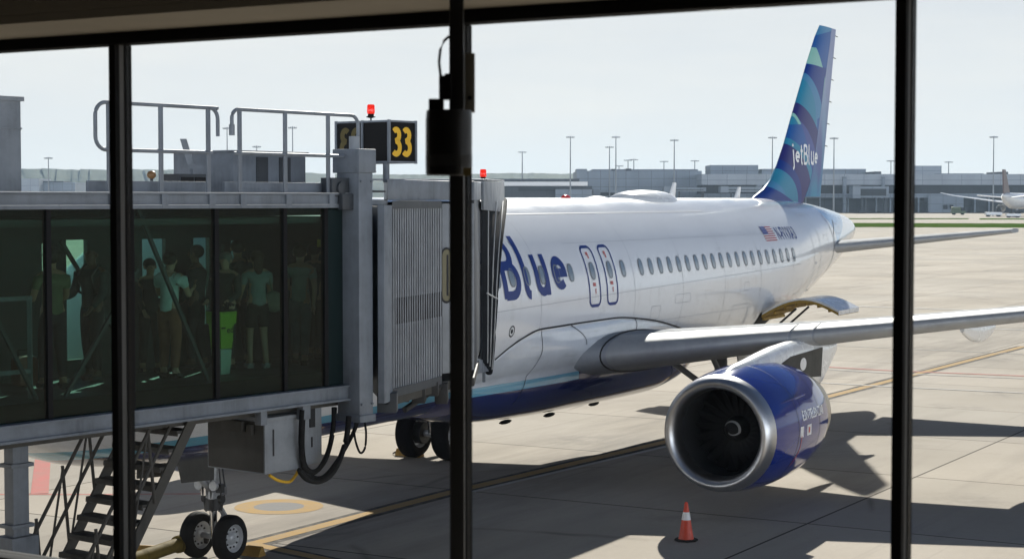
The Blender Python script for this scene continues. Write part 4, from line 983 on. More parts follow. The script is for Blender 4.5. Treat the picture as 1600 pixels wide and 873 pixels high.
def person(X, Yf, v, ht, face, label, shirt, trousers, skin_i=0, hair_i=0, hair='short', arms=((20, 35), (15, 70)), stride=.08, shorts=False, bag=None, sleeve=.5, lean=0.0, cap=None, head_turn=0):
    """face: heading in degrees in the tunnel frame (0 = along the tunnel to the right)"""
    u = U(X, v); base = T(u, v, ZF)
    rz = math.atan2(BT[1], BT[0]) + R(face)
    t_ = thing('person', label, 'person', tuple(base), rz, 'passengers waiting in the tunnel')
    fw = Vector((math.cos(rz), math.sin(rz), 0)); lf = Vector((-math.sin(rz), math.cos(rz), 0)); S = ht/1.72
    def P(x, y, z): return base + (fw*(x + lean*max(0, z-.9)) + lf*y + Vector((0, 0, z)))*S
    n = {'pelvis': (P(0, 0, .94), (.125*S, .15*S))}
    n['waist'] = (P(0, 0, 1.10), (.105*S, .135*S)); n['chest'] = (P(.01, 0, 1.28), (.115*S, .16*S)); n['upper'] = (P(0, 0, 1.40), (.09*S, .13*S))
    n['neck'] = (P(.0, 0, 1.475), .052*S); n['jaw'] = (P(.03, 0, 1.54), .065*S); n['head'] = (P(.02, 0, 1.62), (.088*S, .082*S)); n['crown'] = (P(.005, 0, 1.68), .066*S)
    e = [('pelvis', 'waist'), ('waist', 'chest'), ('chest', 'upper'), ('upper', 'neck'), ('neck', 'jaw'), ('jaw', 'head'), ('head', 'crown')]
    tips = []
    for sg, nm, (sw, bend) in ((1, 'L', arms[0]), (-1, 'R', arms[1])):
        a = R(sw); sh = (0, sg*.185, 1.40); el = (sh[0]+.29*math.sin(a), sg*.235, sh[2]-.29*math.cos(a)); a2 = R(sw+bend)
        wr = (el[0]+.25*math.sin(a2), sg*(.235-.10*math.sin(R(bend))), el[2]-.25*math.cos(a2)); hd = (wr[0]+.085*math.sin(a2), wr[1], wr[2]-.085*math.cos(a2))
        for k, q, r in (('sh', sh, .060), ('el', el, .043), ('wr', wr, .029), ('hd', hd, (.016, .036))): n[k+nm] = (P(*q), (r*S if not isinstance(r, tuple) else (r[0]*S, r[1]*S)))
        e += [('upper', 'sh'+nm), ('sh'+nm, 'el'+nm), ('el'+nm, 'wr'+nm), ('wr'+nm, 'hd'+nm)]
        tips.append((sg, wr, hd, a2))
        st = stride*sg; hip = (0, sg*.09, .88); kn = (.03+st*.6, sg*.10, .50); an = (st-.02, sg*.11, .09); toe = (st+.14, sg*.125, .035); heel = (st-.05, sg*.11, .04)
        for k, q, r in (('hip', hip, .088), ('kn', kn, .060), ('an', an, .042), ('heel', heel, .035), ('toe', toe, .034)): n[k+nm] = (P(*q), r*S)
        e += [('pelvis', 'hip'+nm), ('hip'+nm, 'kn'+nm), ('kn'+nm, 'an'+nm), ('an'+nm, 'heel'+nm), ('an'+nm, 'toe'+nm)]
    body = skin_mesh('body', n, e, SKIN[skin_i], t_, 1)
    # fingers and face join the body's one mesh
    mb = MB()
    for sg, wr, hd, a2 in tips:
        for k, (off, ln) in enumerate(((-.028, .062), (-.010, .074), (.009, .070), (.027, .055))):
            a3 = a2 + .35; p0 = (hd[0]-.01*math.sin(a2)+off*math.cos(a2)*.6, hd[1]+off*.5, hd[2]); p1 = (p0[0]+ln*.55*math.sin(a3), p0[1], p0[2]-ln*.55*math.cos(a3)); p2 = (p1[0]+ln*.5*math.sin(a3+.5), p1[1], p1[2]-ln*.5*math.cos(a3+.5))
            mb.tube([P(*p0), P(*p1), P(*p2)], [.0095*S, .0085*S, .006*S], 6)
        p0 = ((wr[0]+hd[0])/2, hd[1]-sg*.02, (wr[2]+hd[2])/2); mb.tube([P(*p0), P(p0[0]+.035, p0[1]-sg*.025, p0[2]-.03), P(p0[0]+.05, p0[1]-sg*.025, p0[2]-.06)], [.012*S, .010*S, .007*S], 6)
    mb.tube([P(.095, 0, 1.635), P(.122, 0, 1.60), P(.10, 0, 1.592)], [.008*S, .017*S, .010*S], 8)
    for sg in (1, -1): mb.sphere(P(.095, sg*.034, 1.632), .013*S, 8, 6); mb.sphere(P(.012, sg*.088, 1.615), .024*S, 8, 6, (.8, .5, 1.3))
    mb.tube([P(.094, -.026, 1.562), P(.102, 0, 1.56), P(.094, .026, 1.562)], .007*S, 6)
    me = body.data; bm = bmesh.new(); bm.from_mesh(me); Mi = INV[t_.name]; off = [bm.verts.new(Mi @ v) for v in mb.v]
    for f in mb.f:
        try: bm.faces.new([off[i] for i in f]).smooth = True
        except ValueError: pass
    bm.to_mesh(me); bm.free()
    g = lambda k, dr: (n[k][0], tuple(x+dr*S for x in n[k][1]) if isinstance(n[k][1], tuple) else n[k][1]+dr*S)
    mid = lambda a, c, u, r: (Vector(n[a][0]).lerp(Vector(n[c][0]), u), r*S)
    top = {'waist': g('waist', .022), 'hem': (P(0, 0, .90), (.135*S, .165*S)), 'chest': g('chest', .022), 'upper': g('upper', .018), 'coll': (P(0, 0, 1.455), .066*S)}
    te = [('waist', 'hem'), ('waist', 'chest'), ('chest', 'upper'), ('upper', 'coll')]
    for nm in 'LR':
        top['sh'+nm] = g('sh'+nm, .014); top['sl'+nm] = mid('sh'+nm, 'el'+nm, .62 if sleeve < 1 else 1, .062); te += [('upper', 'sh'+nm), ('sh'+nm, 'sl'+nm)]
        if sleeve >= 1: top['cf'+nm] = mid('el'+nm, 'wr'+nm, .92, .044); te.append(('sl'+nm, 'cf'+nm))
    skin_mesh('top', top, te, cloth(shirt), t_)
    bt = {'pelvis': g('pelvis', .016), 'wst': (P(0, 0, 1.03), (.118*S, .145*S))}; be = [('pelvis', 'wst')]
    for nm in 'LR':
        bt['hip'+nm] = g('hip'+nm, .018); be.append(('pelvis', 'hip'+nm))
        if shorts: bt['hm'+nm] = mid('hip'+nm, 'kn'+nm, .8, .092); be.append(('hip'+nm, 'hm'+nm))
        else: bt['kn'+nm] = g('kn'+nm, .020); bt['cf'+nm] = mid('kn'+nm, 'an'+nm, .92, .064); be += [('hip'+nm, 'kn'+nm), ('kn'+nm, 'cf'+nm)]
    skin_mesh('shorts' if shorts else 'trousers', bt, be, cloth(trousers), t_)
    for nm in 'LR':
        sh = {'an': (Vector(n['an'+nm][0]) - Vector((0, 0, .03*S)), .050*S), 'heel': g('heel'+nm, .012), 'toe': g('toe'+nm, .012)}
        skin_mesh('shoe', sh, [('an', 'heel'), ('an', 'toe')], cloth((.05, .05, .05) if not shorts else (.5, .5, .5)), t_)
    if hair != 'bald':
        h = MB(); h.sphere(P(-.012, 0, 1.655), .102*S, 16, 10, (1.02, .95, .95))
        if hair == 'long': h.sphere(P(-.05, 0, 1.54), .098*S, 14, 10, (.75, 1.0, 1.75))
        if hair == 'bun': h.sphere(P(-.10, 0, 1.70), .05*S, 12, 8)
        # trim the front away from the face
        h.build('hair', HAIR[hair_i], t_, 70)
    if cap is not None:
        h = MB(); h.sphere(P(0, 0, 1.69), .108*S, 16, 8, (1.05, 1, .8)); h.box((-.02, -.07, 1.66), (.19, .07, 1.675), M=lambda x, y, z: P(x, y, z)); h.build('cap', cloth(cap), t_, 60)
    if bag:
        kind, col = bag; h = MB()
        if kind == 'pack':
            h.sphere(P(-.20, 0, 1.24), .15*S, 14, 10, (.75, .95, 1.45))
            for sg in (1, -1): h.tube([P(-.12, sg*.10, 1.38), P(0, sg*.12, 1.50), P(.14, sg*.11, 1.36), P(.12, sg*.12, 1.15), P(-.1, sg*.13, 1.08)], .018*S, 6)
            h.build('backpack', cloth(col), t_, 60)
        else:
            h.sphere(P(-.02, -.26, .98), .14*S, 14, 10, (1.2, .5, 1.15)); h.tube([P(-.02, -.26, 1.05), P(-.06, -.16, 1.36), P(0, .04, 1.50), P(.13, .08, 1.32), P(.05, -.2, 1.05)], .014*S, 6)
            h.build('shoulder_bag', cloth(col), t_, 60)
    return t_
person(80, 600, 1.15, 1.74, 80, 'person in a dark cap and olive shirt, nearest the left end of the tunnel', (.17, .18, .10), (.02, .022, .03), 0, 0, 'short', ((12, 75), (15, 80)), .05, cap=(.02, .02, .022))
person(143, 585, 1.55, 1.76, 190, 'bald person with a dark backpack beside the tall bright window', (.05, .06, .065), (.02, .02, .025), 1, 0, 'bald', ((15, 30), (20, 60)), .06, bag=('pack', (.05, .055, .06)), sleeve=1)
person(263, 588, 1.05, 1.66, 20, 'person in a pale blue t-shirt and rust brown trousers looking down', (.62, .74, .76), (.30, .11, .06), 2, 0, 'bun', ((25, 85), (25, 80)), .04, lean=.04)
person(306, 582, 1.75, 1.72, 120, 'dark clothed person against the bright window behind the pale t-shirt', (.03, .03, .035), (.025, .025, .03), 1, 0, 'short', ((10, 30), (10, 40)), .06, sleeve=1)
person(233, 580, 1.85, 1.55, 250, 'person in black standing close to the far wall left of the rust brown trousers', (.02, .02, .02), (.02, .02, .022), 0, 0, 'short', ((12, 25), (15, 30)), .05, sleeve=1)
person(352, 575, 1.45, 1.62, 200, 'person with grey hair standing behind the lime green bin', (.05, .055, .05), (.03, .03, .035), 2, 2, 'short', ((15, 50), (15, 50)), .05, sleeve=1)
person(371, 572, 1.70, 1.78, 60, 'tall dark person with a pack strap just right of the lime green bin', (.09, .11, .10), (.03, .035, .04), 0, 0, 'short', ((12, 35), (12, 35)), .06, bag=('pack', (.08, .09, .08)))
person(401, 578, 1.15, 1.64, 70, 'person with a shoulder bag, dark skirt-length shorts and pale trainers', (.26, .31, .31), (.035, .03, .03), 2, 1, 'long', ((15, 45), (10, 30)), .05, shorts=True, bag=('bag', (.20, .21, .17)))
person(468, 570, 1.10, 1.70, 30, 'person in a pale grey shirt and blue jeans striding right near the dark end', (.34, .38, .36), (.10, .15, .18), 2, 1, 'short', ((30, 30), (-10, 20)), .17)
person(491, 566, 1.65, 1.70, 20, 'dim person in dark clothes nearest the dark end panel', (.05, .05, .05), (.03, .03, .035), 0, 0, 'short', ((20, 20), (0, 20)), .10, sleeve=1)
# lime green bin
vb_ = .75; ub0 = U(338, vb_); ub1 = U(376, vb_); zt6 = onw(357, 487, vb_)[1]; zm6 = onw(357, 546, vb_)[1]
bc = T((ub0+ub1)/2, vb_+.16, ZF); binn = thing('cleaning_bin', 'lime green bin bag on a pale pedestal among the waiting passengers', 'bin', tuple(bc), math.atan2(BT[1], BT[0]))
lime = paint('lime_plastic', (.30, .52, .03), .5, 0, 0, .2, 6)
def taper(b, z0, z1, w0, w1, d0, d1, mi=0):
    um_ = (ub0+ub1)/2; r = lambda w, d, z: [T(um_-w, vb_+.16-d, z), T(um_+w, vb_+.16-d, z), T(um_+w, vb_+.16+d, z), T(um_-w, vb_+.16+d, z)]
    b.loft([r(w0, d0, z0), r(w1, d1, z1)], mi=mi)
hw_ = (ub1-ub0)*.30
b = MB(); taper(b, ZF, zm6, hw_*.62, hw_*.78, .08, .10); b.build('pedestal', paint('pale_plastic', (.42, .58, .48), .5), binn, 30, .015)
b = MB(); taper(b, zm6+.01, zt6-.17, hw_*.74, hw_*.92, .10, .12); b.sphere(T((ub0+ub1)/2+hw_*.7, vb_+.12, zm6+.13), .07, 12, 8, (.9, .9, 1.2)); b.build('bin_body', lime, binn, 40, 0)
b = MB(); taper(b, zt6-.17, zt6, hw_*1.08, hw_*1.14, .14, .15); b.build('bin_rim', lime, binn, 30, .01)
b = MB(); font(b, 'ed', (ub0+ub1)/2-.02, zt6-.29, .13, lambda a, z, off: T(a, vb_+.035-off, z), .004, 1.0, 'LEFT', 0, .01)
strip(b, [((ub0+ub1)/2-.12, zt6-.22), ((ub0+ub1)/2-.04, zt6-.22)], .02, lambda a, z, off: T(a, vb_+.035-off, z), .004); b.build('bin_lettering', M['black'], binn, 0)
b = MB(); taper(b, zt6-.02, zt6+.03, hw_*.9, hw_*.8, .15, .13)
for q in (-.08, .0, .05): b.tube([T((ub0+ub1)/2+q, vb_+.1, zt6), T((ub0+ub1)/2+q+.03, vb_+.08, zt6+.12), T((ub0+ub1)/2+q+.09, vb_+.06, zt6+.08)], .02, 6)
b.build('bin_contents', M['rubber'], binn, 40)
# orange suitcase by the left
q = T(U(36, 1.4), 1.4, ZF); cs = thing('suitcase', 'small orange red suitcase on the tunnel floor at the far left', 'suitcase', tuple(q), math.atan2(BT[1], BT[0]))
b = MB(); uu = U(36, 1.4); b.box((uu-.15, 1.3, ZF+.04), (uu+.15, 1.52, ZF+.42), M=T); b.build('shell', paint('orange_shell', (.17, .045, .02), .5), cs, 40, .07)
b = MB(); b.tube([T(uu-.1, 1.41, ZF+.4), T(uu-.1, 1.41, ZF+.5), T(uu+.1, 1.41, ZF+.5), T(uu+.1, 1.41, ZF+.4)], .012, 6); b.build('handle', M['black'], cs)
# ------------------------------------------------------------------ apron, paint and grass
SUND = Vector((-.22, -1.80, -1.0)).normalized()       # the way the sunlight travels
JA = R(30.3)
def ground_nodes(t):
    c = t.coord('Generated') if False else t.node('ShaderNodeNewGeometry').outputs['Position']
    mp = t.node('ShaderNodeMapping'); t.link(c, mp.inputs[0]); mp.inputs['Rotation'].default_value = (0, 0, JA)
    return c, mp.outputs[0]
t = NT('apron_concrete'); c, rot = ground_nodes(t)
br = t.node('ShaderNodeTexBrick'); br.offset = 0; br.squash = 1
sh = t.node('ShaderNodeMapping'); t.link(rot, sh.inputs[0]); sh.inputs['Location'].default_value = (12.13+.0, 1.2, 0); t.link(sh.outputs[0], br.inputs['Vector'])
br.inputs['Scale'].default_value = 1; br.inputs['Mortar Size'].default_value = .030; br.inputs['Mortar Smooth'].default_value = .3; br.inputs['Brick Width'].default_value = 7.6; br.inputs['Row Height'].default_value = 6.6
br.inputs['Color1'].default_value = (.93, .935, .94, 1); br.inputs['Color2'].default_value = (1.10, 1.08, 1.06, 1); br.inputs['Mortar'].default_value = (.22, .21, .2, 1)
n1 = t.noise(c, .12, 8, .62); n2 = t.noise(t.scale(rot, (.5, .06, 1)), 1.6, 6, .65); n3 = t.noise(c, 9, 6, .7); n4 = t.noise(c, .9, 8, .7)
col = t.mix(t.ramp(n1, .35, .68), (.47, .425, .365), (.40, .36, .305))
col = t.mix(t.ramp(n2, .52, .78, 0, .55), col, (.27, .245, .215))
col = t.mix(t.ramp(n4, .60, .80, 0, .35), col, (.24, .22, .20))
col = t.mix(t.ramp(n3, .3, .7, 0, .28), col, (.30, .27, .23))
spot = t.node('ShaderNodeTexVoronoi'); t.link(c, spot.inputs['Vector']); spot.inputs['Scale'].default_value = .22
col = t.mix(t.math('MULTIPLY', t.ramp(spot.outputs['Distance'], .05, .32, .5, 0), t.ramp(n4, .45, .6)), col, (.16, .15, .14))
track = t.noise(t.scale(rot, (1.3, .02, 1)), 1.1, 5, .6); col = t.mix(t.ramp(track, .60, .74, 0, .5), col, (.20, .185, .17))
crk = t.node('ShaderNodeTexVoronoi', feature='DISTANCE_TO_EDGE'); wv = t.node('ShaderNodeMix', data_type='VECTOR'); t.link(c, wv.inputs[4]); wn = t.node('ShaderNodeTexNoise'); t.link(c, wn.inputs['Vector']); wn.inputs['Scale'].default_value = .5; t.link(wn.outputs['Color'], wv.inputs[5]); wv.inputs[0].default_value = .25
t.link(wv.outputs[1], crk.inputs['Vector']); crk.inputs['Scale'].default_value = .16
col = t.mix(t.math('MULTIPLY', t.ramp(crk.outputs['Distance'], .0, .012, .65, 0), t.ramp(n1, .5, .6)), col, (.15, .14, .13))
# oil and rubber film along the parking line under the airliner
ln = t.node('ShaderNodeVectorMath', operation='DOT_PRODUCT'); t.link(c, ln.inputs[0]); ln.inputs[1].default_value = (PV[0], PV[1], 0)
dist = t.math('ABSOLUTE', t.math('SUBTRACT', ln.outputs['Value'], float(NG @ PV)))
film = t.math('MULTIPLY', t.ramp(dist, .3, 4.5, .55, 0), t.ramp(t.noise(t.scale(rot, (1, .15, 1)), .8, 6, .7), .4, .7))
col = t.mix(film, col, (.13, .12, .115))
mu = t.node('ShaderNodeMix', data_type='RGBA', blend_type='MULTIPLY'); mu.inputs[0].default_value = 1; t.link(col, mu.inputs[6]); t.link(br.outputs['Color'], mu.inputs[7])
t.base(mu.outputs[2], t.ramp(n1, .3, .7, .85, .95), 0, 0, 0, .06); t.bump(n3, .25, .004); M['apron'] = t.m
b = MB(); b.add([(-4500, -200, 0), (4500, -200, 0), (4500, 6000, 0), (-4500, 6000, 0)], [(0, 1, 2, 3)])
tag(b.build('apron', M['apron'], None, 0), kind='structure')
def worn(name, col, amt=.5):
    t = NT(name); c = t.node('ShaderNodeNewGeometry').outputs['Position']
    n = t.noise(c, 2.5, 8, .75); m = t.noise(c, 18, 4, .7); f = t.math('MULTIPLY', t.ramp(n, .42, .66), amt); f = t.math('ADD', f, t.ramp(m, .62, .75, 0, .35), clamp=True)
    t.base(t.mix(f, col, (.34, .30, .25)), .9, 0, 0, 0, .05); return t.m
YL, WL, RL, KL = worn('worn_yellow_line', (.47, .31, .13), .5), worn('worn_white_line', (.58, .57, .55), .45), worn('worn_red_line', (.58, .22, .20), .5), worn('black_line_border', (.07, .068, .066), .5)
def gline(name, pts, w, mat, z=.004):
    P = [Vector((*gp(*p), z)) for p in pts]; b = MB()
    for a, c in zip(P, P[1:]):
        d = (c-a).normalized(); n = Vector((-d.y, d.x, 0))*w/2; k = max(1, int((c-a).length/3))
        b.add([a.lerp(c, i/k) + n*s for i in range(k+1) for s in (1, -1)], [(2*i, 2*i+1, 2*i+3, 2*i+2) for i in range(k)])
    return tag(b.build(name, mat, None, 0), kind='structure')
LEAD = [(388, 851), (700, 770), (1040, 690), (1288, 621), (1600, 541)]
gline('lead_in_border', LEAD, .62, KL, .004); gline('lead_in_line', LEAD, .30, YL, .008)
gline('white_edge_line', [(738, 768), (900, 730), (1042, 697)], .14, WL, .006)
gline('stop_bar_border', [(392, 849), (520, 876)], .45, KL, .0045); gline('stop_bar_line', [(392, 849), (520, 876)], .24, YL, .0085)
gline('red_line', [(-40, 772), (172, 772), (330, 771)], .10, RL, .005); gline('red_safety_line', [(68, 705), (62, 771)], .36, RL, .0065)
for pts, w, m in (([(1285, 577), (1390, 583), (1640, 593)], .16, WL), ([(1285, 573), (1390, 579), (1640, 589)], .22, RL), ([(1280, 598), (1390, 604), (1640, 616)], .20, WL), ([(1325, 478), (1640, 489)], .5, WL), ([(1212, 500), (1390, 508), (1640, 517)], .35, WL), ([(1300, 540), (1640, 555)], .12, WL)):
    gline('apron_line', pts, w, m, .0105 if m is RL else .012)
cx, cy = gp(436, 791); b = MB()
def ring(b, r0, r1, z):
    n = 48; b.add([(cx+r*math.cos(2*math.pi*i/n), cy+r*math.sin(2*math.pi*i/n), z) for r in (r0, r1) for i in range(n)], [(i, (i+1) % n, n+(i+1) % n, n+i) for i in range(n)])
ring(b, .50, .88, .004); tag(b.build('stand_marker_ring', YL, None, 0), kind='structure')
b = MB(); ring(b, .01, .50, .004); tag(b.build('stand_marker_centre', worn('grey_marker', (.26, .255, .25), .3), None, 0), kind='structure')
# grass strips beyond the taxiway
def grass_mat():
    t = NT('mown_grass'); c = t.node('ShaderNodeNewGeometry').outputs['Position']; n = t.noise(c, .06, 8, .7); t.base(t.mix(t.ramp(n, .35, .65), (.045, .105, .008), (.085, .125, .02)), .95, 0, 0, 0, .0); return t.m
GM = grass_mat()
def strip_ground(name, Xa, Xb, ya, yb, mat, z, label):
    q = [gp(Xa, ya), gp(Xb, ya+ (2 if ya > 343 else 0)), gp(Xb, yb+(2 if ya > 343 else 0)), gp(Xa, yb)]
    b = MB(); n = 60; rnd = random.Random(name)
    A = [Vector((q[3][0]+(q[2][0]-q[3][0])*i/n, q[3][1]+(q[2][1]-q[3][1])*i/n + rnd.uniform(-2, 2), z)) for i in range(n+1)]
    B = [Vector((q[0][0]+(q[1][0]-q[0][0])*i/n, q[0][1]+(q[1][1]-q[0][1])*i/n + rnd.uniform(-2, 2), z)) for i in range(n+1)]
    b.add(A+B, [(i, i+1, n+2+i, n+1+i) for i in range(n)]); o = b.build(name, mat, None, 0); tag(o, label, 'grass', None, 'stuff')
strip_ground('grass', 1180, 1900, 348.0, 354.5, GM, .03, 'long green mown grass strip beyond the concrete apron')
strip_ground('grass', 1318, 1512, 341.0, 342.6, GM, .03, 'thin yellowish grass verge in front of the far terminal, left piece')
strip_ground('grass', 1530, 1900, 341.2, 343.2, GM, .03, 'thin yellowish grass verge under the far parked aircraft')

# ------------------------------------------------------------------ small things on the apron
q = gp(1072, 844); cone = thing('traffic_cone', 'orange red traffic cone with one white band in front of the engine', 'traffic cone', (*q, 0))
b = MB(); ck = .72; b.lathe([(0, .215), (.03, .21), (.035, .155)], (*q, .005), (0, 0, 1), 8, 0); b.build('base', M['rubber'], cone, 30)
orange = paint('cone_orange_plastic', (.62, .055, .02), .45, 0, 0, .2, 10)
prof = lambda z: .145 - .118*(z/.70)
b = MB(); b.lathe([(z, prof(z)) for z in (.035, .10, .2, .38)], (*q, 0), (0, 0, 1), 28); b.lathe([(z, prof(z)) for z in (.52, .6, .68)] + [(.70, .02), (.70, .004)], (*q, 0), (0, 0, 1), 28); b.build('cone_body', orange, cone, 50)
b = MB(); b.lathe([(.38, prof(.38)), (.381, prof(.38)+.003), (.519, prof(.52)+.003), (.52, prof(.52))], (*q, 0), (0, 0, 1), 28); b.build('reflective_band', plain('white_band', (.72, .73, .74), .4), cone, 50)
def chock(px, lab, ang, k=1.0):
    g = gp(*px); t_ = thing('wheel_chock', lab, 'wheel chock', (*g, 0), ang, 'wheel chocks'); ca, sa_ = math.cos(ang), math.sin(ang)
    L = lambda x, y, z: (g[0]+x*ca-y*sa_, g[1]+x*sa_+y*ca, z)
    b = MB(); b.prism([L(-.11*k, -.35*k, .003), L(.11*k, -.35*k, .003), L(.03*k, -.35*k, .17*k), L(-.03*k, -.35*k, .17*k)], Vector(L(0, .35*k, 0))-Vector(L(0, -.35*k, 0))); b.build('wedge', M['chock'], t_, 30, .01)
    b = MB(); b.tube([L(0, .35*k, .1), L(.05, .5*k, .03), L(.2, .55*k, .015), L(.35, .4*k, .015)], .012, 6); b.build('rope', M['black'], t_)
chock((640, 712), 'yellow orange chock at the main wheels beneath the cab', math.pi/2 - TH)
chock((384, 866), 'dirty yellow chock right of the nose wheel', math.pi/2 - TH)
chock((226, 866), 'dirty yellow chock lying by the towbar at the foot of the stair', math.pi/2 - TH + .3)
e1 = Vector((*gp(305, 866), .28)); e0 = Vector((*gp(205, 900), .26)); tb = thing('towbar', 'dirty olive yellow towbar lying in front of the nose wheels', 'towbar', (e0.x, e0.y, 0))
d = (e1-e0).normalized(); b = MB(); b.tube([e0 - d*2.5, e1], .115, 16); b.lathe([(-.05, .15), (.12, .15)], e1 - d*.5, d, 16, 0, None, True); b.build('tube', M['towbar'], tb, 50)
b = MB(); b.bar(e1 - Vector((.25, -.1, 0)), e1 + Vector((.25, -.1, 0)), .12, .12); b.bar(e1, e1 + Vector((.2, .3, .05)), .06); b.build('head', M['dark_steel'], tb, 30)
m_ = e0 - d*1.0; b = MB(); b.tube([m_, Vector((m_.x, m_.y, .1))], .04, 8); b.lathe([(-.05, .1), (.05, .1)], (m_.x, m_.y, .10), (1, 0, 0), 16, 0, None, True); b.build('jockey_wheel', M['rubber'], tb, 40)

# ------------------------------------------------------------------ far side of the field
def fbox(b, X0, X1, Yt, Yb, D, dep, mi=0):
    zt, zb = atD(800, Yt, D)[2], max(0.02, atD(800, Yb, D)[2]); x0, x1 = (X0-800)/F*D, (X1-800)/F*D
    b.box((x0, D, zb), (x1, D+dep, zt), mi)
def facade(name, col, panel=(6, 4), var=.1):
    t = NT(name); c = t.node('ShaderNodeNewGeometry').outputs['Position']; m = t.node('ShaderNodeMapping'); t.link(c, m.inputs[0]); m.inputs['Rotation'].default_value = (R(90), 0, 0)
    br = t.node('ShaderNodeTexBrick'); br.offset = 0; t.link(m.outputs[0], br.inputs['Vector']); br.inputs['Scale'].default_value = 1; br.inputs['Mortar Size'].default_value = .12; br.inputs['Brick Width'].default_value = panel[0]; br.inputs['Row Height'].default_value = panel[1]
    br.inputs['Color1'].default_value = (*col, 1); br.inputs['Color2'].default_value = (*[x*(1-var) for x in col], 1); br.inputs['Mortar'].default_value = (*[x*.5 for x in col], 1)
    n = t.noise(t.scale(c, (1, 1, .2)), .15, 6, .6); t.base(t.mix(t.ramp(n, .4, .7, 0, .35), br.outputs['Color'], tuple(x*.6 for x in col)), .6); return t.m
FW, FD, FG = facade('terminal_panel', (.22, .26, .31)), facade('terminal_dark_wall', (.055, .065, .08), (5, 3)), facade('terminal_glass_band', (.02, .028, .04), (3, 3), .4)
FL = facade('terminal_light_band', (.33, .365, .41), (9, 5)); FWhite = plain('white_roof_sheet', (.80, .80, .80), .5)
term = thing('terminal_building', 'long grey airport terminal with a dark window band across the field', 'terminal', (250, 840, 0))
b = MB(); fbox(b, 902, 1096, 267, 332, 850, 60); fbox(b, 926, 1090, 264.5, 267, 858, 40); fbox(b, 901, 917, 264, 292, 849, 20); b.build('plain_wing', FW, term, 0)
b = MB(); fbox(b, 1096, 1760, 272, 289, 826, 60); b.build('upper_fascia', FL, term, 0)
b = MB(); fbox(b, 1096, 1760, 289, 302.5, 829, 55); b.build('window_band', FG, term, 0)
b = MB(); fbox(b, 1096, 1760, 302.5, 309, 825, 58); fbox(b, 1450, 1505, 304, 332, 824, 10); fbox(b, 1182, 1190, 289, 332, 824.4, 3); fbox(b, 1317, 1322, 276, 332, 824.4, 3); fbox(b, 1378, 1382, 276, 310, 824.4, 3); b.build('lower_fascia', FW, term, 0)
b = MB(); fbox(b, 1096, 1760, 309, 332, 832, 50); b.build('ground_storey', FD, term, 0)
b = MB()
for X in range(1104, 1760, 22): fbox(b, X, X+2, 309, 332, 827, 1.2)
b.build('column_row', FW, term, 0)
for X0, X1, Y, D, m in ((1110, 1184, 258, 870, FW), (1190, 1352, 264, 872, FW), (1427, 1470, 259, 866, FL), (1470, 1536, 271, 852, FW), (1450, 1700, 273, 858, FL), (1536, 1546, 272, 850, FW), (1562, 1574, 268.5, 846, FD), (1590, 1760, 274, 900, FL), (978, 986, 263.5, 856, FD), (955, 962, 264, 857, FD), (1070, 1080, 264.5, 856, FW), (1366, 1376, 268, 850, FD)):
    b = MB(); fbox(b, X0, X1, Y, 275, D, 25); b.build('roof_plant', m, term, 0)
for X0, X1, Y0, Y1 in ((1432, 1452, 316, 331), (1474, 1480, 320, 327), (1484, 1489, 320, 326), (1345, 1400, 313, 331), (1205, 1245, 313, 331), (1520, 1570, 313, 330)):
    b = MB(); fbox(b, X0, X1, Y0, Y1, 822.8 if 1440 < X0 < 1500 else 828, .6); b.build('bay_door', FG, term, 0)
low = thing('low_building', 'low dark building with a bright white roof edge left of the far terminal', 'building', (-5, 775, 0))
b = MB(); fbox(b, 700, 925, 291, 334, 772, 30); b.build('wall', FD, low, 0)
b = MB(); fbox(b, 690, 918, 284, 290.5, 768, 36); b.build('roof_edge', FWhite, low, 0)
b = MB(); fbox(b, 680, 905, 279.5, 284, 774, 30); b.build('upper_roof', FD, low, 0)
b = MB(); fbox(b, 810, 868, 293, 299, 771, 2); b.build('window_band', FG, low, 0)
b = MB(); fbox(b, 868, 925, 296, 334, 766, 6); b.build('annex', FW, low, 0)
han = thing('distant_shed', 'small pale shed far away above the left end of the tunnel roof', 'shed', (-420, 1150, 0))
b = MB(); fbox(b, 40, 118, 285, 320, 1150, 30); b.build('wall', FW, han, 0); b = MB(); fbox(b, 20, 62, 279, 320, 1140, 30); b.build('hall', FL, han, 0); b = MB(); fbox(b, 62, 100, 283, 285.3, 1150, 20); b.build('roof', FD, han, 0)

def far_bridge(X, D, Wd, lab, Yt=290, Yb=304):
    o = thing('far_jet_bridge', lab, 'jet bridge', ((X-800)/F*D, D, 0), 0, 'jet bridges at the far terminal')
    b = MB(); fbox(b, X-Wd/2, X+Wd/2, Yt, Yb, D, 4); fbox(b, X-Wd/2-4, X-Wd/2+8, Yt-1, Yb+1, D-4, 9); b.build('tunnel', FW, o, 0)
    b = MB(); fbox(b, X-Wd/2+2, X+Wd/2-4, Yt+4, Yb-3, D-.3, .2); b.build('window_strip', FG, o, 0)
    b = MB()
    for q in (-Wd*.32, -Wd*.2): fbox(b, X+q, X+q+2.5, Yb, 332, D+1, 1.5)
    fbox(b, X-Wd*.38, X-Wd*.1, 328, 332, D, 4); fbox(b, X+Wd*.38, X+Wd*.45, Yb, 332, D+1, 3); b.build('leg', FD, o, 0)
far_bridge(1362, 806, 52, 'far boarding bridge between the blue tail and the right window post', 291, 309)
far_bridge(948, 800, 36, 'far boarding bridge at the left part of the terminal, behind the roof dome', 297, 309)
far_bridge(1072, 800, 62, 'long thin far boarding bridge behind the first blade antenna', 293, 299)
far_bridge(1160, 798, 60, 'far boarding bridge just left of the blue tail fin', 292, 300)

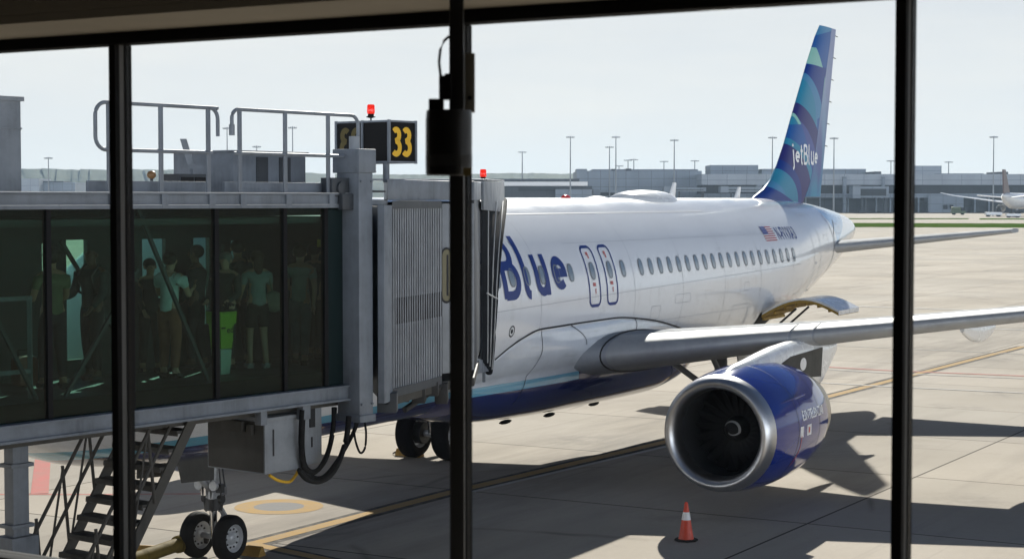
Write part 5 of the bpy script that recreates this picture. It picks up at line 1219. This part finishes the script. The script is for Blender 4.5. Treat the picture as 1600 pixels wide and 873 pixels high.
STEEL = paint('galvanised_mast', (.22, .24, .26), .5, .4, 0, .1)
def mast(X, Y, lab, hz=30.0, kind='ring'):
    D = (hz-H)*F/(311-Y) ; x = (X-800)/F*D
    o = thing('light_mast', lab, 'light mast', (x, D, 0), 0, 'floodlight masts around the airfield'); s = D/850
    b = MB(); b.tube([(x, D, 0), (x, D, hz*.5), (x, D, hz-.4)], [.45*s, .32*s, .2*s], 8); b.build('pole', STEEL, o, 50)
    b = MB(); b.tube([(x-1.9*s, D, hz-.9), (x+1.9*s, D, hz-.9)], .12*s, 6)
    for q in (-1.75, -.9, 0, .9, 1.75): b.box((x+q*s-.28*s, D-.4*s, hz-.8), (x+q*s+.28*s, D+.4*s, hz-.3-.12*abs(q)))
    b.tube([(x, D-1.4*s, hz-.9), (x, D+1.4*s, hz-.9)], .16*s, 6); b.build('lamp_head', STEEL, o, 0)
for X, Y, lab, hz in ((77, 244, 'lone thin light mast far left above the tunnel roof', 24), (458, 196, 'light mast seen inside the second railing of the bridge', 30), (356, 197, 'light mast rising in the gap between the two railings', 30), (402, 226, 'short light mast behind the roof unit', 26),
    (816, 235, 'light mast standing alone left of the other masts beyond the fuselage', 30), (891, 211, 'tall light mast above the low white roofed building', 30), (952, 227, 'shorter light mast directly beside the tall one left of centre', 30), (962, 211, 'taller of two close light masts above the roof dome', 30), (967, 257, 'tiny far light mast beside the taller of two close masts', 28),
    (981, 248, 'left of two equal small masts above the plain terminal wing', 30), (990, 247, 'right of two equal small masts above the plain terminal wing', 30), (1037, 250, 'small light mast just left of a tall one, over the first blade antenna', 30), (1053, 216, 'tall light mast over the first blade antenna', 30), (1085, 249, 'small light mast right of the blade antenna, where the terminal steps down', 30), (1206, 212, 'light mast close to the front edge of the blue tail fin', 30),
    (1302, 213, 'light mast right behind the rear edge of the blue tail fin', 30), (1391, 249, 'small light mast against the right window post', 28), (1481, 251, 'small light mast over the terminal right of the window post', 30), (1551, 211, 'tall light mast beside the tail of the far aircraft', 30), (582, 266, 'tiny far mast below the gate sign', 26)):
    mast(X, Y, lab, hz)

# distant airliner seen from behind
def far_airliner():
    D = 640; x0 = (1566-800)/F*D; dv = Vector((.5, .866, 0)); pv = Vector((-.866, .5, 0)); up = Vector((0, 0, 1))
    o = thing('distant_airliner', 'distant white airliner with a dark brown tail seen from behind', 'airliner', (x0, D, 0), math.atan2(.866, .5))
    P = lambda s, p, z: Vector((x0, D, 0)) + dv*s + pv*p + up*z
    b = MB(); rr = []
    for s, r, z in ((-1, .3, 7.6), (1, .8, 7.4), (4, 1.7, 6.9), (9, 2.5, 6.1), (14, 2.9, 5.6), (45, 2.9, 5.6), (51, 2.4, 5.4), (54, 1.4, 5.1), (55.5, .3, 4.9)):
        rr.append([P(s, r*math.cos(a), z + r*math.sin(a)) for a in [2*math.pi*j/20 for j in range(20)]])
    b.loft(rr); b.build('fuselage', M['white_paint'], o, 50)
    b = MB(); b.prism([P(1, -.25, 7.8), P(9, -.25, 8.4), P(2.6, -.25, 16.8), P(-.4, -.25, 16.8)], pv*.5); b.build('tail_fin', paint('dark_tan_tail', (.13, .085, .08), .4), o, 30)
    for sd in (1, -1):
        b = MB(); rr = []
        for p, le, te, z, th in ((2, 36, 24, 4.6, 1.1), (9, 31.5, 22, 5.4, .7), (24, 22.5, 18.5, 7.6, .3), (28, 19.5, 17.6, 8.6, .15)):
            rr.append([P(te, sd*p, z), P((le+te)/2, sd*p, z+th*.6), P(le, sd*p, z+.1), P((le+te)/2, sd*p, z-th*.4)])
        b.loft(rr); b.build('wing', M['white_paint'], o, 50)
        b = MB(); rr = [[P(te, sd*p, z), P((le+te)/2, sd*p, z+.25), P(le, sd*p, z), P((le+te)/2, sd*p, z-.2)] for p, le, te, z in ((1, 9, 3.5, 6.8), (9.5, 3, .5, 7.6))]
        b.loft(rr); b.build('tailplane', M['white_paint'], o, 50)
        b = MB(); b.lathe([(-.2, .7), (0, 1.1), (2, 1.45), (4.5, 1.45), (5.2, 1.3), (5.2, .1)], P(27, sd*8.5, 2.9), dv, 18); b.build('engine', M['grey_lite'], o, 50)
        b = MB()
        for q in (0, 1.5): b.lathe([(-.5, .1), (-.5, .65), (.5, .65), (.5, .1)], P(24.5+q, sd*3.4, .65), pv, 16)
        b.tube([P(25.2, sd*3.4, .65), P(25.2, sd*3.2, 4)], .25, 8); b.build('main_gear', M['dark_steel'], o, 50)
    b = MB(); b.lathe([(-.3, .1), (-.3, .5), (.3, .5), (.3, .1)], P(49, 0, .5), pv, 14); b.tube([P(49, 0, .5), P(49, 0, 3.5)], .2, 8); b.build('nose_gear', M['dark_steel'], o, 50)
far_airliner()
def vehicle(X, Y, lab, cat, body, k=1.0, name='service_vehicle', rz=0.0, boxy=True):
    x, y = gp(X, Y); o = thing(name, lab, cat, (x, y, 0), rz, None); L = lambda a, c, z: (x + (a*math.cos(rz)-c*math.sin(rz))*k, y + (a*math.sin(rz)+c*math.cos(rz))*k, z*k)
    b = MB(); b.box((-2.2, -1, .45), (2.2, 1, 1.25), M=L)
    if boxy: b.box((-2.1, -.95, 1.25), (.7, .95, 2.5), M=L)
    b.build('body', body, o, 30, .05)
    b = MB(); b.prism([L(.8, -.95, 1.25), L(2.1, -.95, 1.25), L(1.7, -.95, 2.3), L(.8, -.95, 2.3)], Vector(L(0, .95, 0))-Vector(L(0, -.95, 0))); b.build('cab', FG, o, 30)
    for sx_ in (-1.4, 1.4):
        for sy in (-.95, .75):
            b = MB(); b.lathe([(0, .05), (0, .42*k), (.22*k, .42*k), (.22*k, .05)], L(sx_, sy, .42), Vector(L(0, 1, 0))-Vector(L(0, 0, 0)), 14); b.build('wheel', M['tyre'], o, 40)
green = paint('dull_green_vehicle', (.10, .14, .08), .5); wv = M['white_paint']
vehicle(1497, 335.5, 'dark green service truck alone on the far apron', 'truck', green, 1.25)
vehicle(1552, 338.5, 'white belt vehicle under the far aircraft tail', 'service vehicle', wv, 1.3, boxy=False)
vehicle(1583, 340.0, 'low white baggage tug beside the far aircraft', 'tug', wv, 1.1, 'baggage_tug', boxy=False)
vehicle(1371, 331.5, 'orange red tug below the far boarding bridge', 'tug', paint('orange_tug', (.5, .1, .04), .5), 1.2, 'baggage_tug', boxy=False)
vehicle(1336, 331.5, 'grey van parked right of the blue tail at the terminal', 'van', M['grey_lite'], 1.2)
vehicle(1318, 331.2, 'dark low cart nearest the blue tail at the terminal', 'cart', M['grey_dark'], 1.1, 'baggage_cart')
vehicle(1462, 331.5, 'small dark van before the light wall of the terminal', 'van', M['grey_dark'], 1.2)
vehicle(1530, 331.5, 'white van at the terminal left of the far aircraft tail', 'van', wv, 1.2)
# fin of another aircraft, behind the bridge roof
D = 420; xq = (519-800)/F*D; o = thing('hidden_airliner', 'white aircraft of which only the tail shows below the gate sign', 'airliner', (xq, D, 0))
zt = atD(519, 252, D)[2]; b = MB(); b.prism([(xq-.9, D, 5.0), (xq+1.2, D, 5.0), (xq+.45, D, zt), (xq-.05, D, zt)], (0, .3, 0)); b.build('tail_fin', M['white_paint'], o, 30)
b = MB(); rr = []
for s, r, z in ((0, .3, 4.6), (3, 1.2, 4.0), (8, 1.9, 3.6), (26, 1.9, 3.6), (30, 1.2, 3.3), (31, .2, 3.1)): rr.append([(xq + r*math.cos(a), D-3+s, z + r*math.sin(a)) for a in [2*math.pi*j/16 for j in range(16)]])
b.loft(rr); b.build('fuselage', M['white_paint'], o, 50)
b = MB(); b.prism([(xq-15, D+14, 3.2), (xq+15, D+14, 3.2), (xq+1.5, D+8, 2.9), (xq-1.5, D+8, 2.9)], (0, 0, .4)); b.build('wing', M['white_paint'], o, 30)
for q in (-3, 3, 0):
    b = MB(); yy = D+14 if q else D+25; b.lathe([(-.2, .05), (-.2, .5), (.2, .5), (.2, .05)], (xq+q, yy, .5), (1, 0, 0), 14); b.tube([(xq+q, yy, .5), (xq+q*.6, yy, 3.2)], .15, 8); b.build('landing_gear', M['dark_steel'], o, 40)

# wooded ridge on the horizon
t = NT('wooded_ridge'); c = t.node('ShaderNodeNewGeometry').outputs['Position']; n = t.noise(c, .02, 8, .75); t.base(t.mix(t.ramp(n, .35, .65), (.035, .055, .03), (.075, .095, .05)), .9, 0, 0, 0, .1); t.bump(n, 1, 6); M['ridge'] = t.m
rnd = random.Random(3); b = MB()
prof = interp([-600, 0, 170, 300, 420, 560, 700, 800, 900, 1000, 1300, 2300], [268, 263, 264, 265, 268, 271.5, 272, 270, 271, 276, 280, 282])
rows = []
nx = 420
wob = [0]*(nx+1)
for k, (f, a) in enumerate(((.05, 1.6), (.21, 1.1), (.7, .8), (1.9, .6))):
    ph = rnd.uniform(0, 6)
    for i in range(nx+1): wob[i] += a*math.sin(i*f+ph)*(.6+.4*math.sin(i*.013*(k+1)+ph*2))
for D, kz in ((2300, 0), (2420, .55), (2600, 1.0), (2850, .9), (3050, 0)):
    row = []
    for i in range(nx+1):
        X = -700 + 3200*i/nx; Y = prof(X) + .55*wob[i]*(1 if kz else 0) + rnd.uniform(-.35, .35)
        hh = max(0, (311-Y)/F*2600 + H); row.append(Vector(((X-800)/F*D, D + rnd.uniform(-25, 25)*(1 if kz else 0), hh*kz - (.5 if not kz else 0))))
    rows.append(row)
b.add([p for r in rows for p in r], [(j*(nx+1)+i, j*(nx+1)+i+1, (j+1)*(nx+1)+i+1, (j+1)*(nx+1)+i) for j in range(len(rows)-1) for i in range(nx)])
tag(b.build('hills', M['ridge'], None, 60), kind='structure')

# ------------------------------------------------------------------ the gate lounge we look out of
WC = np.array([-80/F*6.26, 6.26]); WE = np.array([math.cos(R(31.4)), -math.sin(R(31.4))]); WN = np.array([-math.sin(R(31.4)), -math.cos(R(31.4))])   # along the glass / into the room
def L(e, n, z):
    q = WC + WE*e + WN*n; return Vector((q[0], q[1], z))
SP = 1.6; ZH = H + .606; E0, E1, NB, ZFL, ZCL = -4*SP, 4.2*SP, 9.5, 4.5, 7.6
dkw = paint('lounge_wall_paint', (.16, .14, .115), .7, 0, 0, .1, 1)
win = thing('window_wall', 'black framed window wall of the gate lounge in the foreground', 'window', tuple(L(0, 0, ZFL)), math.atan2(WE[1], WE[0]))
grip = plain('dark_grey_gasket', (.16, .16, .155), .6, 0, 0, .2); fblack = plain('black_anodised_frame', (.010, .010, .0105), .7, 0, 0, .12)
for k in range(-3, 5):
    e = k*SP; b = MB(); b.box((e-.0165, -.030, 4.62), (e+.0165, .030, ZH), M=L, mi=0); b.box((e-.0145, -.062, 4.62), (e+.0145, -.031, ZH), M=L, mi=1); b.box((e-.0165, -.0945+.03, 4.62), (e+.0165, -.0625, ZH), M=L, mi=0)
    b = MB(); b.box((e-.0165, .022, 4.62), (e+.0165, .047, ZH), M=L, mi=0); b.box((e-.0140, -.006, 4.62), (e+.0140, .0215, ZH), M=L, mi=1); b.box((e-.0165, -.047, 4.62), (e+.0165, -.0065, ZH), M=L, mi=0)
    b.build('mullion', [fblack, grip], win, 30)
b = MB(); b.box((E0, -.047, ZH+.001), (E1, .047, ZH+.046), M=L); b.build('head_frame', fblack, win, 30, .003)
b = MB(); b.box((E0, -.06, 4.55), (E1, .06, 4.62), M=L); b.build('sill_frame', fblack, win, 30, .003)
M['lounge_glass'] = glass('lounge_window_glass', (.955, .965, .96), .35, 1.4)
for k in range(-4, 4):
    b = MB(); b.box((k*SP+.017, -.030, 4.62), ((k+1)*SP-.017, -.018, ZH), M=L); b.build('window_pane', M['lounge_glass'], win, 0)
sof = paint('beige_soffit_paint', (.42, .37, .29), .7, 0, 0, .08, 1.5, 0, False)
b = MB(); b.box((E0, .05, ZH+.046), (E1, .50, ZH+.075), M=L); b.box((E0, .47, ZH+.076), (E1, .50, ZCL), M=L); tag(b.build('ceiling', [sof], None, 30), kind='structure')
b = MB(); b.box((E0, .501, ZCL), (E1, NB, ZCL+.1), M=L); b.box((E0, -.5, ZCL+.15), (E1, NB, ZCL+.3), M=L); tag(b.build('ceiling', dkw, None, 30), kind='structure')
b = MB(); b.box((E0, -.05, ZFL-.3), (E1, NB, ZFL), M=L); tag(b.build('floor', paint('lounge_carpet', (.10, .095, .09), .9, 0, 0, .2, 3), None, 30), kind='structure')
for nm, a, c in (('wall', (E0-.15, -.05, ZFL-.3), (E0-.001, NB, ZCL+.3)), ('wall', (E1+.001, -.05, ZFL-.3), (E1+.15, NB, ZCL+.3)), ('wall', (E0-.15, NB+.001, ZFL-.3), (E1+.15, NB+.15, ZCL+.3)), ('wall', (E0-14, -.25, -.2), (E1+14, -.06, ZFL-.01)), ('wall', (E0, -.2, ZH+.05), (E1, -.06, ZCL+.3)), ('wall', (E0, -.05, ZFL), (E1, .05, 4.549))):
    b = MB(); b.box(a, c, M=L); tag(b.build(nm, dkw, None, 30), kind='structure')
# equipment hung from the ceiling by the middle post
Dv = 5.75
def V(X, Y, D=Dv): return Vector(atD(X, Y, D))
dev = thing('hanging_equipment', 'black cylindrical equipment housing hung on a dark pole by the middle window post', 'equipment', tuple(V(714, 225)))
pxm = Dv/F
b = MB(); c0 = V(714, 311); b.box((c0.x-.0225, Dv-.0225, 4.55), (c0.x+.0225, Dv+.0225, 6.80)); b.build('pole', paint('dark_pole_paint', (.02, .019, .018), .5), dev, 30, .003)
b = MB(); ca_ = V(703, 175); cb_ = V(703, 275); b.lathe([(0, .01), (0, .068), (.004, .073), (ca_.z-cb_.z-.03, .073), (ca_.z-cb_.z, .070), (ca_.z-cb_.z, .01)], (ca_.x, Dv-.10, cb_.z), (0, 0, 1), 40)
for k in range(6): b.lathe([(.03+k*.006, .0732), (.032+k*.006, .0742), (.034+k*.006, .0732)], (ca_.x, Dv-.10, cb_.z), (0, 0, 1), 40)
b.build('housing', paint('black_housing', (.010, .010, .011), .4), dev, 40)
b = MB()
for X0, X1, Y0, Y1 in ((671, 694, 156, 176), (687, 706, 120, 157), (696, 706, 117, 124)):
    p, q = V(X0, Y1), V(X1, Y0); b.box((p.x, Dv-.06, p.z), (q.x, Dv-.01, q.z))
b.build('motor_bracket', M['black'], dev, 30, .003)
b = MB(); p, q = V(727, 176, Dv+.05), V(742, 84, Dv+.05); b.box((p.x, Dv+.03, p.z), (q.x, Dv+.06, q.z)); b.build('mounting_plate', paint('beige_plate', (.24, .22, .17), .6), dev, 30, .003)
b = MB(); p = V(734, 153, Dv+.02); b.tube([p + Vector((0, .018, 0)), p], .007, 10); b.build('plate_screw', M['black'], dev)
b = MB(); b.tube([V(702, 57), V(694, 64), V(688, 78), V(686, 98), V(689, 124)], .0045, 8); b.build('cable', M['black'], dev)
b = MB(); p, q = V(724, 275, Dv-.175), V(737, 262, Dv-.175); b.box((p.x, Dv-.178, p.z), (q.x, Dv-.1752, q.z)); b.build('yellow_tag', paint('dull_yellow_tag', (.22, .16, .05), .6), dev, 0)
b = MB(); p = V(714, 4); b.box((p.x-.05, Dv-.05, ZH+.035), (p.x+.05, Dv+.05, ZH+.045)); b.build('ceiling_plate', M['grey_lite'], dev, 30)

# ------------------------------------------------------------------ air, sky, sun, eye
hz = MB(); hz.box((-4200, -150, -1), (4200, 3400, 75)); t = NT('haze_air'); t.n.remove(t.b); pv_ = t.node('ShaderNodeVolumePrincipled'); pv_.inputs['Density'].default_value = HAZE; pv_.inputs['Color'].default_value = (.58, .78, 1.0, 1); pv_.inputs['Anisotropy'].default_value = .25
t.link(pv_.outputs[0], t.out.inputs['Volume']); ho = hz.build('haze', t.m, None, 0); tag(ho, kind='stuff')
tag(ho, 'thin pale daylight haze in the air over the airfield', 'haze')
w = bpy.data.worlds.new('World'); sc.world = w; w.use_nodes = True; nt = w.node_tree; bg = nt.nodes['Background']
sky = nt.nodes.new('ShaderNodeTexSky'); sky.sky_type = 'NISHITA'; sky.sun_disc = False
to = -SUND; el = math.asin(to.z); azs = math.atan2(to.x, to.y)
sky.sun_elevation = el; sky.sun_rotation = azs; sky.altitude = 50; sky.air_density = 0.4; sky.dust_density = 0.0; sky.ozone_density = 1.0
# thin high cloud veil
tc = nt.nodes.new('ShaderNodeTexCoord'); mp = nt.nodes.new('ShaderNodeMapping'); nt.links.new(tc.outputs['Generated'], mp.inputs[0]); mp.inputs['Scale'].default_value = (1.6, 1.6, 12)
nz = nt.nodes.new('ShaderNodeTexNoise'); nt.links.new(mp.outputs[0], nz.inputs['Vector']); nz.inputs['Scale'].default_value = 2.2; nz.inputs['Detail'].default_value = 7; nz.inputs['Roughness'].default_value = .6
mr = nt.nodes.new('ShaderNodeMapRange'); nt.links.new(nz.outputs['Fac'], mr.inputs[0]); mr.inputs[1].default_value = .3; mr.inputs[2].default_value = .75; mr.inputs[3].default_value = VEIL0; mr.inputs[4].default_value = VEIL1
# the whitish band thins out overhead and away from the sun
sp_ = nt.nodes.new('ShaderNodeSeparateXYZ'); nt.links.new(tc.outputs['Generated'], sp_.inputs[0])
def wm(op, a, b_, clamp=False):
    x = nt.nodes.new('ShaderNodeMath'); x.operation = op; x.use_clamp = clamp
    for i, v in enumerate((a, b_)):
        if hasattr(v, 'links'): nt.links.new(v, x.inputs[i])
        else: x.inputs[i].default_value = v
    return x.outputs[0]
hb_ = nt.nodes.new('ShaderNodeMapRange'); hb_.interpolation_type = 'SMOOTHSTEP'; nt.links.new(sp_.outputs[2], hb_.inputs[0]); hb_.inputs[1].default_value = .105; hb_.inputs[2].default_value = .20; hb_.inputs[3].default_value = 1; hb_.inputs[4].default_value = .02
fr_ = nt.nodes.new('ShaderNodeMapRange'); nt.links.new(sp_.outputs[1], fr_.inputs[0]); fr_.inputs[1].default_value = -.6; fr_.inputs[2].default_value = .9; fr_.inputs[3].default_value = 1.0; fr_.inputs[4].default_value = 1
vf_ = wm('MULTIPLY', wm('MULTIPLY', mr.outputs[0], hb_.outputs[0]), fr_.outputs[0], True)
mx = nt.nodes.new('ShaderNodeMix'); mx.data_type = 'RGBA'; nt.links.new(vf_, mx.inputs[0]); nt.links.new(sky.outputs[0], mx.inputs[6]); mx.inputs[7].default_value = (*VEILC, 1)
# added bright low sky band behind the viewer, unseen, lifts the fuselage side
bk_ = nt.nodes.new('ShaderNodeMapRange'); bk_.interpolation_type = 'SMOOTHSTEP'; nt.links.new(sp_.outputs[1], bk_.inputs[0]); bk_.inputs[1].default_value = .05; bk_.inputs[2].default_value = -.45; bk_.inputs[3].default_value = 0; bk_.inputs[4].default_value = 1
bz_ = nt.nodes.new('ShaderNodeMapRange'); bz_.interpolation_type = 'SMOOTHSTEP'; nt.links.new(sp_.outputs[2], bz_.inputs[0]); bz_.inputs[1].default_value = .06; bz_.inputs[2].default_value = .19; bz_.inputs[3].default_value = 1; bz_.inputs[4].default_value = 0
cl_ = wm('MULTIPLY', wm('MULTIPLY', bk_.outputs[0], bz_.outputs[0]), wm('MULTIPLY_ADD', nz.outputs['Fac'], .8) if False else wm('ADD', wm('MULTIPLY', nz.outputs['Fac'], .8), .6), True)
m2_ = nt.nodes.new('ShaderNodeMix'); m2_.data_type = 'RGBA'; nt.links.new(cl_, m2_.inputs[0]); nt.links.new(mx.outputs[2], m2_.inputs[6]); m2_.inputs[7].default_value = (*BACKFILLC, 1)
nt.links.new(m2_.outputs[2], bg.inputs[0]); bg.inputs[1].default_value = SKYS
su = bpy.data.lights.new('sun', 'SUN'); su.energy = SUNS; su.angle = R(.53); su.color = (1, .955, .88); so = bpy.data.objects.new('sun', su); COL.objects.link(so); so.rotation_euler = SUND.to_track_quat('-Z', 'Y').to_euler()
cam = bpy.data.cameras.new('camera'); co_ = bpy.data.objects.new('camera', cam); COL.objects.link(co_); sc.camera = co_
co_.location = (0, 0, H); co_.rotation_euler = (R(90)-PT, 0, 0); cam.sensor_width = 36; cam.lens = 36*F/1600; cam.clip_start = .05; cam.clip_end = 9000
cam.dof.use_dof = True; cam.dof.focus_distance = 36; cam.dof.aperture_fstop = 6.3
sc.view_settings.view_transform = 'Standard'; sc.view_settings.look = 'None'; sc.view_settings.gamma = 1; sc.view_settings.exposure = EXPO
cy_ = sc.cycles; cy_.use_denoising = True; cy_.max_bounces = 10; cy_.diffuse_bounces = 4; cy_.glossy_bounces = 4; cy_.transmission_bounces = 6; cy_.transparent_max_bounces = 24; cy_.volume_bounces = 0
cy_.sample_clamp_indirect = 8
